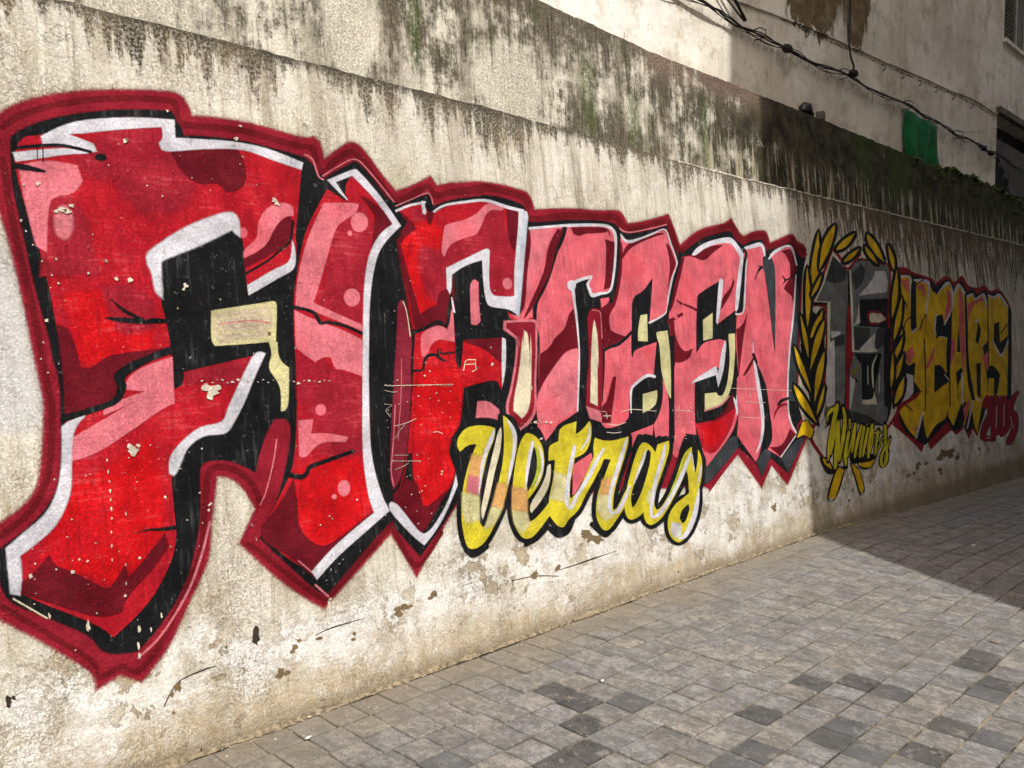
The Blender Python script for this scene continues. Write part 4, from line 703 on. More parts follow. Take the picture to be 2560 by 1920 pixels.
  ('P','black',2,'7716 2687 7532 2616 7370 2493 7270 2368 7214 2257 7229 2187 7356 2242 7491 2348 7626 2472 7727 2603'),
  ('P','yellow2',2,'7684 2654 7564 2590 7416 2482 7330 2373 7286 2274 7258 2217 7326 2270 7447 2362 7566 2470 7650 2584'),
  ('P','black',2,'7590 2395 7733 2400 7895 2449 8030 2514 8134 2580 8159 2637 8036 2624 7894 2577 7747 2519 7622 2454'),
  ('P','yellow2',2,'7649 2420 7740 2434 7871 2471 7974 2523 8049 2577 8095 2609 8026 2587 7911 2552 7795 2507 7698 2455'),
  ('P','black',2,'7716 2293 7841 2295 7981 2337 8103 2390 8202 2444 8225 2494 8115 2487 7991 2447 7861 2399 7746 2345'),
  ('P','yellow2',2,'7778 2318 7850 2330 7958 2360 8048 2401 8117 2443 8159 2468 8102 2450 8007 2422 7908 2386 7823 2345'),
  ('P','black',2,'6897 1674 7001 1761 7060 1907 7084 2052 7085 2180 7033 2253 6953 2173 6906 2044 6866 1901 6847 1759'),
  ('P','yellow2',2,'6904 1703 6953 1781 7008 1911 7028 2041 7026 2155 7026 2223 7000 2154 6956 2038 6919 1908 6904 1780'),
  ('P','black',2,'6910 1584 7041 1610 7157 1677 7234 1754 7281 1826 7262 1878 7156 1850 7059 1788 6965 1716 6895 1641'),
  ('P','yellow2',2,'6941 1611 7017 1638 7116 1692 7176 1755 7208 1815 7228 1850 7179 1820 7096 1770 7017 1712 6963 1650'),
  ('P','black',2,'7264 1793 7110 1730 6977 1613 6888 1493 6832 1386 6845 1316 6957 1366 7068 1466 7183 1585 7273 1710'),
  ('P','yellow2',2,'7238 1764 7143 1703 7021 1601 6943 1494 6897 1399 6869 1343 6926 1394 7026 1482 7127 1586 7204 1696'),
  ('P','black',2,'7006 1941 7116 1966 7209 2028 7283 2094 7339 2155 7324 2200 7229 2174 7149 2118 7067 2054 6997 1989'),
  ('P','yellow2',2,'7040 1968 7094 1995 7169 2042 7225 2094 7264 2142 7288 2170 7250 2144 7185 2101 7120 2051 7066 2000'),
  ('P','black',2,'6859 1416 6926 1484 6929 1591 6904 1695 6868 1784 6796 1832 6746 1772 6747 1680 6757 1577 6784 1474'),
  ('P','yellow2',2,'6854 1445 6870 1500 6876 1592 6854 1681 6820 1758 6801 1804 6800 1756 6799 1676 6807 1586 6832 1498'),
  ('P','black',2,'6617 1565 6577 1488 6612 1377 6678 1269 6754 1174 6848 1124 6876 1189 6839 1290 6787 1402 6716 1510'),
  ('P','yellow2',2,'6631 1538 6634 1477 6663 1378 6723 1283 6793 1201 6833 1151 6815 1203 6785 1291 6740 1389 6677 1484'),
  ('P','black',2,'7187 1516 7046 1452 6935 1335 6868 1216 6831 1109 6857 1040 6960 1091 7053 1191 7145 1310 7212 1434'),
  ('P','yellow2',2,'7167 1487 7084 1426 6981 1324 6923 1218 6894 1122 6876 1067 6924 1118 7008 1206 7089 1311 7146 1419'),
  ('P','black',2,'6522 1247 6497 1173 6560 1073 6665 980 6782 901 6897 862 6905 924 6841 1016 6754 1114 6643 1206'),
  ('P','yellow2',2,'6546 1222 6558 1165 6609 1077 6703 997 6809 929 6871 888 6839 935 6787 1014 6713 1099 6615 1178'),
  ('P','black',2,'6866 930 6970 960 7048 1030 7106 1105 7147 1174 7121 1223 7031 1193 6965 1130 6898 1057 6844 984'),
  ('P','yellow2',2,'6888 956 6937 988 7003 1044 7049 1106 7078 1162 7097 1196 7064 1165 7007 1113 6951 1054 6908 993'),
  ('P','black',2,'8359 2655 8302 2574 8358 2486 8477 2417 8619 2364 8767 2350 8796 2416 8736 2494 8644 2574 8515 2641'),
  ('P','yellow2',2,'8393 2630 8388 2576 8428 2500 8531 2444 8658 2403 8731 2378 8703 2416 8659 2482 8586 2549 8476 2603'),
  ('P','black',2,'8266 2524 8227 2463 8286 2405 8378 2358 8480 2322 8601 2320 8628 2371 8570 2422 8491 2475 8393 2521'),
  ('P','yellow2',2,'8306 2500 8314 2467 8353 2421 8427 2386 8511 2361 8560 2345 8535 2369 8496 2409 8438 2450 8361 2483'),
  ('P','black',2,'8972 2280 9072 2343 9080 2426 9044 2501 8990 2564 8885 2589 8811 2535 8810 2465 8823 2387 8862 2313'),
  ('P','yellow2',2,'8962 2314 8989 2356 9002 2421 8971 2479 8921 2527 8894 2556 8892 2522 8886 2466 8895 2405 8930 2347'),
  ('P','black',2,'8751 1784 8915 1865 9032 2007 9097 2152 9126 2280 9070 2355 8940 2278 8844 2151 8757 2009 8700 1869'),
  ('P','yellow2',2,'8770 1818 8856 1891 8961 2015 9016 2141 9036 2252 9050 2319 8999 2252 8911 2140 8832 2016 8785 1892'),
  ('P','black',2,'8716 1554 8888 1620 9025 1744 9112 1873 9161 1990 9118 2062 8978 1998 8865 1886 8757 1761 8680 1636'),
  ('P','yellow2',2,'8743 1588 8837 1649 8958 1755 9030 1866 9066 1967 9090 2027 9030 1969 8928 1872 8832 1763 8768 1654'),
  ('P','black',2,'8622 1307 8792 1355 8930 1457 9020 1566 9074 1667 9036 1733 8898 1684 8783 1592 8672 1487 8592 1380'),
  ('P','yellow2',2,'8654 1339 8746 1386 8867 1471 8940 1564 8978 1649 9003 1699 8944 1652 8842 1574 8746 1485 8680 1394'),
  ('P','black',2,'8498 1108 8672 1140 8827 1225 8940 1320 9016 1410 8996 1474 8851 1438 8719 1361 8588 1271 8486 1178'),
  ('P','yellow2',2,'8538 1138 8637 1174 8771 1243 8862 1323 8918 1398 8953 1442 8885 1404 8770 1340 8659 1265 8576 1187'),
  ('P','black',2,'8608 1341 8765 1368 8897 1440 8996 1521 9063 1597 9038 1653 8905 1624 8792 1557 8679 1480 8590 1402'),
  ('P','yellow2',2,'8649 1371 8731 1402 8841 1459 8917 1523 8964 1584 8994 1620 8938 1589 8843 1536 8751 1475 8681 1411'),
  ('P','black',2,'8542 924 8711 949 8848 1020 8931 1104 8974 1184 8934 1243 8800 1214 8687 1148 8580 1070 8507 988'),
  ('P','yellow2',2,'8578 954 8672 982 8790 1039 8853 1107 8878 1173 8895 1211 8838 1180 8740 1127 8651 1065 8596 997'),
  ('P','black',2,'8518 1084 8639 1138 8703 1239 8738 1342 8752 1434 8690 1491 8589 1440 8537 1351 8489 1250 8460 1149'),
  ('P','yellow2',2,'8532 1116 8579 1166 8635 1249 8662 1335 8670 1412 8676 1457 8649 1413 8602 1338 8561 1253 8538 1168'),
  ('S','black',2,'6493 785 6468 791 6590 887 6568 895 6698 915 6713 926 6785 825 6814 825 6719 773 6725 760 6617 810 6613 797 6498 793 6471 792 6596 892 6571 898'),
  ('P','yellow2',2,'6484 792 6579 891 6706 920 6800 825 6722 766 6615 804'),
  ('S','black',2,'6856 581 6862 604 6972 564 7016 575 7033 461 7084 451 6965 497 6922 486 6901 585 6852 595 7001 555 7021 576'),
  ('P','yellow2',2,'6877 590 6994 569 7059 456 6943 492'),
  ('P','black',4,'6870 564 6964 453 7215 443 7315 489 7093 466'),
  ('S','black',2,'7139 472 7138 486 7272 456 7304 452 7041 239 7066 229 6932 253 6903 257 7162 474 7137 483 7288 446 7306 456'),
  ('P','yellow2',2,'7149 478 7288 454 7053 234 6917 255'),
  ('S','black',2,'7412 484 7429 495 7554 426 7585 430 7628 240 7662 237 7573 198 7544 194 7499 365 7467 365 7444 482 7417 491 7566 420 7590 428'),
  ('P','yellow2',2,'7430 486 7570 428 7645 238 7558 196 7483 365'),
  ('S','black',2,'7600 478 7590 495 7946 494 7954 512 7896 452 7932 439 7772 420 7782 401 7632 441 7604 430 7620 479 7598 496 7970 494 7961 512'),
  ('P','yellow2',2,'7609 487 7950 503 7914 446 7777 410 7618 436'),
  ('P','black',4,'7419 545 7694 538 8026 505 7867 471 7606 478 7453 503'),
 ],
 'number_fifteen': [
  ('P','black',3,'7546 2367 7854 2236 8157 2373 8855 2330 8769 1906 8568 1191 8469 907 8204 767 7423 892 6845 785 7066 1010 7236 1591 7315 1881 7032 1895'),
  ('S','dred',3,'7545 2427 7601 2447 7693 2335 7747 2353 7869 2244 7860 2269 8187 2404 8152 2428 8209 2350 8249 2374 8551 2332 8569 2359 8810 2334 8877 2347 8730 2015 8791 2017 8605 1699 8670 1698'),
  ('S','dred',3,'7542 2412 7583 2408 7242 2124 7288 2118 7002 1893 7064 1902 7275 1861 7339 1872 7180 1487 7230 1486 7158 1449 7208 1448 7070 1198 7123 1193 6898 950 6954 938 6694 796 6764 792 6866 603 6920 613'),
  ('S','dred',3,'8528 1271 8572 1272 8507 1028 8587 1032 8613 902 8701 889 8262 721 8301 706'),
  ('P','grey2',2,'7556 2363 7831 2239 7774 1983 7653 1680 7518 1229 7434 998 7259 1017 7106 988 6850 803 7024 845 7253 1591 7380 1941 7100 1923'),
  ('P','dgrey',4,'7556 2363 7820 2239 7771 2145 7523 2111 7364 2130'),
  ('P','dgrey',3,'7305 1610 7624 1640 7589 1551 7329 1533'),
  ('Z','cream2',2,'7532 2358 7561 2356 7280 2106 7327 2100 7077 1924 7126 1932 7339 1925 7403 1937 7260 1601 7312 1601 7138 1234 7192 1232'),
  ('P','light',2,'7275 1533 7392 1591 7264 1055 7206 1020 7089 1018 7159 1307'),
  ('P','light',3,'7149 1005 7072 953 6848 794 6909 798 7074 878'),
  ('P','light',2,'7343 1670 7545 1666 7511 1640 7347 1606'),
  ('P','dred',2,'7758 1922 7810 1883 7757 1430 7625 1303 7608 1343 7537 963 7459 977 7592 1393 7642 1580'),
  ('P','grey2',2,'7905 2233 8151 2352 8821 2328 8815 2217 8717 1982 8046 1972 7951 1718 8561 1712 8414 1197 8399 1164 8387 901 8207 777 7530 953 7631 1293 7766 1480 7841 1884'),
  ('P','dgrey',3,'7916 2203 8168 2321 8242 2273 8142 2142 7949 2061'),
  ('P','dgrey',3,'7829 1711 8069 1703 8216 1694 8142 1610 7917 1508 7786 1510'),
  ('P','dgrey',3,'8371 1695 8546 1707 8485 1546 8287 1494 8279 1599'),
  ('P','light',3,'8484 2265 8729 2278 8757 2170 8709 2074 8316 2041 8028 2012 8289 2127 8445 2220'),
  ('P','light',3,'8308 1657 8250 1526 8288 1482 8005 1475 7917 1508 8108 1579'),
  ('P','black',2,'8041 1971 8716 2006 8629 1713 7972 1723'),
  ('P','light',2,'7974 1887 8009 1929 7985 1754 7832 1722 7921 1784'),
  ('S','dred',2,'8203 1838 8204 1862 8431 1846 8458 1869 8570 1795 8628 1793 8386 1768 8391 1745 8228 1764 8180 1749 8242 1844 8205 1859 8460 1846 8470 1870'),
  ('P','cream2',1,'8223 1851 8444 1858 8599 1794 8389 1756 8204 1756'),
  ('P','black',2,'7762 1465 8406 1456 8227 1463 8064 1028 7829 1037 7903 1356 7763 1469'),
  ('Z','cream2',2,'7874 2227 7913 2230 7815 1883 7867 1885 7736 1480 7784 1490 8299 1476 8303 1495'),
  ('S','cream2',3,'8259 1439 8290 1433 8130 1331 8170 1328 8094 1150 8129 1149'),
  ('P','cream2',2,'7832 1033 8046 1029 8115 1093 8157 975 7826 995'),
  ('P','olive',2,'7628 1288 7906 1368 7707 1266'),
  ('P','light',2,'7635 1255 7723 1220 7610 1037 7541 962'),
  ('P','black',2,'7726 1250 7827 1186 7739 1210'),
  ('S','light',2,'8280 1246 8305 1245 8222 1095 8247 1093'),
  ('S','light',2,'8029 1335 8049 1335 7990 1177 8009 1176'),
  ('P','black',2,'8554 1707 8726 1697 8568 1191 8469 907 8325 957 8455 1460'),
  ('S','dred',2,'8702 1702 8741 1703 8549 1192 8587 1191 8596 1270 8558 1270'),
  ('P','dgrey',4,'7530 953 7886 881 8207 777 7772 819 7479 850'),
 ],
 'winners_script': [
  ('S','black',2,'7094 879 7038 884 7133 933 7055 953 7218 960 7160 1006 7337 976 7320 1016'),
  ('S','black',2,'7233 1016 7348 999 7113 860 7234 840 7006 701 7118 683 6963 568 7034 558'),
  ('S','black',2,'7088 594 7025 606 7210 737 7120 754 7322 857 7224 876'),
  ('S','black',2,'7231 870 7327 862 7166 726 7293 713 7115 628 7263 608 7070 497 7165 481'),
  ('S','black',2,'7253 531 7167 547 7383 703 7275 719 7473 870 7356 880 7455 980 7365 978'),
  ('S','black',2,'7414 770 7511 754 7345 670 7445 655 7280 568 7396 554 7288 492 7376 486'),
  ('S','black',2,'7469 876 7554 870 7451 800 7532 794'),
  ('S','black',2,'7411 548 7347 563 7541 666 7456 683 7666 816 7570 831'),
  ('S','black',2,'7564 820 7659 810 7502 699 7596 686 7442 585 7515 573'),
  ('S','black',2,'7696 809 7790 792 7567 674 7669 655 7482 546 7570 530'),
  ('S','black',2,'7752 790 7845 776 7641 644 7746 628 7589 538 7680 525'),
  ('S','black',2,'7834 775 7927 760 7725 637 7827 620 7654 535 7734 520'),
  ('S','black',2,'7926 796 8032 781 7807 629 7923 613 7768 515 7863 503'),
  ('S','black',2,'7955 760 8030 752 7903 642 7978 631 7814 552 7889 536'),
  ('S','black',2,'7991 696 7994 732 8177 690 8180 723'),
  ('S','black',2,'8043 724 8152 708 7971 614 8069 600 7924 519 8011 507'),
  ('S','black',2,'8030 512 7962 532 8228 648 8157 667'),
  ('S','black',2,'8211 754 8331 746 8190 659 8310 652 8177 568 8304 561 8184 484 8289 478'),
  ('S','black',2,'8154 569 8241 548 8044 480 8154 465 8054 382 8152 399 8230 396 8125 424 8307 490 8207 508'),
  ('S','black',2,'8318 642 8395 627 8226 558 8310 541'),
  ('P','black',2,'7440 573 7494 550 7930 525 7896 484 7618 477 7476 483 7416 520'),
  ('S','yellow3',1,'7076 888 7061 889 7114 938 7074 948 7207 968 7170 998 7318 984 7309 1005'),
  ('S','yellow3',1,'7249 1007 7322 996 7133 856 7213 843 7026 698 7097 686 6986 571 7016 567'),
  ('S','yellow3',1,'7072 604 7050 608 7190 741 7140 750 7296 855 7239 866'),
  ('S','yellow3',1,'7250 861 7303 857 7188 724 7272 715 7135 625 7242 611 7094 500 7147 491'),
  ('S','yellow3',1,'7237 541 7192 550 7362 706 7296 716 7450 872 7378 878 7433 972 7388 972'),
  ('S','yellow3',1,'7432 760 7485 751 7366 667 7423 658 7302 566 7374 557 7310 497 7354 495'),
  ('S','yellow3',1,'7490 867 7530 864 7475 805 7511 802'),
  ('S','yellow3',1,'7396 559 7373 564 7520 671 7477 679 7638 813 7586 821'),
  ('S','yellow3',1,'7583 811 7632 805 7524 696 7573 689 7468 588 7497 583'),
  ('S','yellow3',1,'7712 798 7761 790 7589 670 7647 659 7509 548 7553 540'),
  ('S','yellow3',1,'7770 780 7817 772 7664 641 7723 631 7615 541 7661 535'),
  ('S','yellow3',1,'7852 764 7899 757 7748 634 7804 624 7681 537 7716 530'),
  ('S','yellow3',1,'7945 786 8003 778 7831 626 7899 616 7794 519 7842 513'),
  ('S','yellow3',1,'7976 750 8002 748 7926 638 7954 634 7843 553 7873 547'),
  ('S','yellow3',1,'8009 706 8010 721 8160 701 8161 713'),
  ('S','yellow3',1,'8063 714 8122 705 7996 610 8044 603 7952 523 7990 518'),
  ('S','yellow3',1,'8017 524 7992 531 8196 648 8171 655'),
  ('S','yellow3',1,'8235 745 8303 740 8216 658 8284 654 8203 566 8278 562 8211 490 8263 487'),
  ('S','yellow3',1,'8170 557 8210 547 8068 477 8129 468 8076 386 8130 395 8207 402 8147 418 8276 488 8226 497'),
  ('S','yellow3',1,'8335 631 8363 626 8256 560 8293 552'),
 ],
 'years_lettering': [
  ('P','dred',5,'9042 2341 9353 2348 9464 2313 10060 2266 10108 2207 10535 2327 10769 2262 11069 2354 11265 2245 11587 2232 11902 2272 12098 2210 12524 2241 12899 2035 12764 1564 12531 1050 12453 866 11363 891 11192 665 10905 441 10785 539 10595 441 10498 586 10202 523 10064 582 9381 430 9300 562 9117 426 8995 510 8757 629 8465 758 8643 896 8526 1053 8715 1588'),
  ('P','black',2,'9065 2274 9455 2283 10065 2230 10113 2171 10558 2290 10717 2221 11049 2301 11195 2162 11414 2211 11556 2149 11880 2216 12081 2168 12488 2211 12824 2033 12676 1564 12460 1053 12388 883 11410 902 11232 662 10885 493 10794 564 10544 508 10471 613 10128 565 9958 674 9278 496 9147 519 9026 562 8767 660 8644 810 8683 937 8727 1260 8869 1356 8982 1911'),
  ('P','yellow2',2,'9061 2263 9404 2269 9272 1804 9277 1676 9402 1713 9546 2229 9850 2232 9913 2174 9710 1858 9443 1160 9333 900 9032 579 8811 712 8667 884 9331 1037 9157 1158 9252 1359 9061 1323 8960 1465 9105 2027'),
  ('P','yellow2',2,'9938 2200 10109 2109 10528 2257 10659 2142 10591 1950 10267 1763 10238 1880 10021 1849 9921 1633 10302 1609 10178 1255 10113 1220 10002 1295 9790 1312 9678 1010 10201 1119 9986 756 9623 674 9328 554 9297 789 9605 1586 9718 1810'),
  ('P','black',2,'9809 1300 9970 1302 10083 1233 10123 1146 9728 1031'),
  ('P','yellow2',2,'10675 2105 10923 2250 11083 2158 11032 1830 10806 1112 10916 888 10480 587 10532 882 10149 624 10023 741 10252 1216 10370 1448'),
  ('P','black',2,'10739 1762 10680 1444 10551 1446'),
  ('P','black',2,'10672 1266 10692 1165 10494 1084 10388 890 10506 809 10415 864 10448 1210'),
  ('P','black',2,'10506 809 10680 875 10471 613 10163 562'),
  ('P','yellow2',2,'11130 2094 11361 2155 11454 2078 11793 2160 11884 1981 11747 1567 11516 1501 11524 1086 11477 912 11257 831 10919 478 10841 688 10914 1196 11023 1700'),
  ('P','black',2,'11470 1816 11531 1703 11360 1529 11274 1569'),
  ('P','black',2,'11189 1293 11364 1302 11199 873 11092 931'),
  ('P','yellow2',2,'11986 2150 12227 2138 12464 2184 12784 2032 12618 1637 12241 1549 12315 1821 12073 1787 11976 1566 12218 1380 12626 1586 12366 1056 12260 861 11492 898 11697 1309 11832 1704'),
  ('P','black',2,'11676 1255 11888 1236 12072 1134 11839 895 11731 900 11812 1101 11597 1109'),
  ('P','salmon',3,'9090 2213 9330 2225 9303 2091 9219 2111 9174 2155'),
  ('P','salmon',3,'9562 2183 9772 2192 9773 2097 9725 2048 9687 2129 9549 2142'),
  ('P','salmon',3,'10481 2173 10610 2128 10528 1948 10309 1782 10308 1881 10423 2008'),
  ('P','salmon',3,'10901 2190 10991 2142 10982 1959 10902 1634 10720 1190 10699 1444 10785 1890'),
  ('P','salmon',3,'11140 2016 11760 2129 11782 2075 11333 1994 11087 1765'),
  ('P','salmon',3,'8982 1442 9212 1519 9247 1439 9063 1329'),
  ('P','salmon',3,'10436 1584 10563 1583 10469 1421 10274 1276'),
  ('P','salmon',3,'11464 1367 11708 1444 11612 1202 11502 1246'),
  ('P','salmon',3,'9506 1284 9752 1443 9874 1513 9764 1384 9530 1260'),
  ('P','salmon',3,'8871 718 9058 660 9111 734 9025 651'),
  ('P','salmon',3,'10533 783 10783 895 10727 796 10552 632'),
  ('S','light',2,'9061 2225 9060 2249 9353 2244 9415 2260 9312 2030 9345 2031'),
  ('S','light',2,'9476 2220 9487 2239 9823 2208 9876 2251 9882 2174 9945 2176 9694 1866 9728 1865'),
  ('S','light',2,'10107 2087 10078 2098 10545 2229 10539 2262 10616 2139 10687 2145 10532 1951 10598 1947 10234 1767 10282 1759'),
  ('S','light',2,'10713 2108 10662 2115 10924 2216 10912 2257 11022 2139 11113 2157'),
  ('S','light',2,'11162 2087 11118 2116 11350 2133 11388 2157 11452 2072 11462 2098 11755 2137 11827 2172 11848 1996 11932 2004'),
  ('S','light',2,'11974 2144 12005 2162 12225 2116 12226 2150 12420 2158 12499 2190 12747 2010 12820 2025'),
  ('S','light',2,'9999 1859 10053 1858 9904 1653 9955 1662 10298 1602 10319 1625'),
  ('S','light',2,'11356 1795 11329 1813 11500 1827 11481 1839'),
  ('S','light',2,'11925 1568 11971 1574 12213 1357 12220 1395 12654 1582 12595 1589'),
  ('S','light',2,'9402 1719 9417 1712 9248 1679 9287 1661'),
  ('S','light',2,'9053 585 9009 593 9308 815 9254 824'),
  ('S','light',2,'10054 1197 10078 1202 10176 1123 10216 1132'),
  ('S','light',2,'10604 1176 10674 1174 10500 877 10559 874'),
  ('S','light',2,'10888 871 10938 865 10578 576 10626 569'),
  ('S','light',2,'11218 852 11182 835 11032 890 11009 879'),
  ('P','light',3,'8977 1242 9145 1214 9092 1048 8892 969 8738 934 8876 1102'),
  ('P','dred',2,'8687 948 8956 988 9338 1057 9130 979 8822 929 8664 873'),
  ('S','black',1,'9778 2254 9793 2244 9497 2184 9511 2173'),
  ('S','black',1,'9085 1986 9081 1998 9140 1990 9168 1999 9182 1932 9214 1938'),
  ('S','black',1,'9266 1834 9283 1824 9102 1782 9129 1776 9010 1685 9041 1683'),
  ('S','black',1,'9684 1864 9716 1860 9464 1700 9495 1696'),
  ('S','black',1,'9557 1590 9592 1590 9452 1124 9486 1123 9346 850 9379 847'),
  ('S','black',1,'8831 927 8854 935 9000 856 9023 864'),
  ('S','black',1,'10433 2267 10464 2261 10082 2096 10111 2090'),
  ('S','black',1,'12612 1790 12654 1782 12304 1664 12344 1656'),
  ('S','black',1,'11930 2126 11979 2128 11730 1562 11778 1562'),
  ('S','black',1,'10242 1343 10281 1342 10105 852 10143 850'),
  ('P','black',2,'10023 1837 10224 1879 10144 1725 10348 1765 10544 1924 10433 1650 10169 1250 10190 1155 10158 1298 10295 1611 10085 1630 9940 1592'),
  ('P','black',2,'11076 2140 11138 2142 11048 1732 10933 1380 10954 1029 10985 868 10865 874 10818 1233 10957 1732'),
  ('P','black',2,'12811 2043 12925 1977 12398 794 12228 803 12638 1633'),
  ('P','black',1,'9386 2177 9530 2193 9383 1719 9265 1684 9241 1736'),
 ],
 'year_number': [
  ('S','black',3,'11452 769 11228 804 11536 854 11490 940 11471 816 11748 808 11343 667 11616 624 11115 554 11374 506 11010 394 11261 424 11539 326 11563 411'),
  ('S','dred2',3,'11438 777 11255 806 11532 862 11494 933 11494 815 11724 809 11364 664 11594 628 11135 550 11353 510 11029 396 11240 422 11525 335 11544 405'),
  ('S','black',3,'11674 874 11915 852 11476 647 11751 627 11442 392 11706 406 11912 446 11641 481 12006 698 11742 706 11912 868 11668 856'),
  ('S','dred2',3,'11693 867 11887 849 11499 645 11727 629 11464 393 11683 405 11889 449 11663 478 11981 699 11766 705 11891 862 11694 852'),
  ('S','black',3,'11994 905 12248 886 11786 626 12073 607 11761 364 12032 382 12240 451 11954 483 12348 734 12072 742 12256 901 12001 887'),
  ('S','dred2',3,'12014 898 12219 883 11810 624 12048 608 11784 365 12009 380 12216 453 11978 480 12322 735 12097 741 12234 894 12029 883'),
  ('S','black',3,'12646 889 12782 850 12306 805 12579 757 12156 660 12484 662 12330 592 12638 596 12248 436 12567 395 12015 319 12266 259'),
  ('S','dred2',3,'12653 879 12749 852 12329 801 12555 762 12181 660 12458 662 12356 593 12612 596 12273 433 12542 398 12045 318 12254 268'),
  ('S','chip2',2,'11759 740 11794 738 11638 497 11672 495'),
  ('S','chip2',2,'12079 749 12115 747 11953 501 11988 498'),
  ('S','chip2',2,'11274 653 11254 662 11338 667 11317 676'),
  ('S','chip2',2,'12281 568 12318 568 12331 444 12368 444'),
  ('S','chip2',2,'11238 396 11248 405 11380 376 11389 386'),
 ],
 'paint_chips': [
  ('S','chip',0,'2619 1214 2620 1211 2551 1196 2552 1193 2480 1186 2480 1184'),
  ('S','chip',0,'2447 1383 2448 1386 2489 1378 2490 1380 2531 1378 2531 1381 2880 1370 2880 1373'),
  ('S','chip',0,'2445 1359 2446 1361 2493 1348 2493 1350 2522 1350 2522 1352'),
  ('S','chip',0,'2482 1126 2480 1127 2514 1160 2512 1161 2546 1186 2544 1188'),
  ('S','chip',0,'2464 1047 2464 1049 2549 1039 2549 1041'),
  ('S','chip',0,'2464 978 2463 980 2514 989 2513 991 2548 1000 2547 1002'),
  ('S','chip',0,'2718 1136 2718 1139 2749 1136 2750 1139 2778 1124 2780 1126'),
  ('S','chip',0,'2437 1293 2438 1295 2477 1286 2480 1286 2441 1266 2444 1266 2465 1230 2467 1231'),
  ('S','chip',0,'2448 1021 2448 1023 2623 1003 2623 1005'),
  ('S','chip',0,'4230 1141 4229 1144 4340 1152 4340 1156 4474 1141 4476 1144'),
  ('S','chip',0,'4327 1156 4328 1159 4611 1125 4612 1128'),
  ('S','chip',0,'4818 1120 4819 1123 5013 1100 5014 1103'),
  ('S','chip',0,'5743 1125 5744 1128 6040 1104 6040 1108'),
  ('S','chip',0,'5825 1194 5832 1194 5819 1165 5826 1165'),
 ],
 'plaster_losses': [
  ('S','dark',1,'1966 316 1964 319 2020 325 2019 330 2068 327 2066 333 2141 329 2140 334 2229 331 2228 333'),
  ('S','dark',1,'3491 296 3490 298 3650 295 3649 301 3838 300 3835 309 3946 306 3944 310 4059 309 4058 312'),
  ('S','chip',2,'752 217 747 227 803 232 800 242 868 236 866 242'),
  ('S','chip',1,'2038 460 2052 458 2039 386 2048 383 2026 358 2030 355'),
  ('S','chip',1,'2015 408 2019 405 1962 354 1966 351 1900 310 1903 306'),
  ('S','dark',1,'3163 309 3162 314 3342 298 3342 303 3528 261 3529 266'),
  ('S','dark',1,'1300 215 1297 218 1331 258 1327 262 1369 291 1367 295 1462 304 1460 310 1510 306 1509 309'),
 ],
}
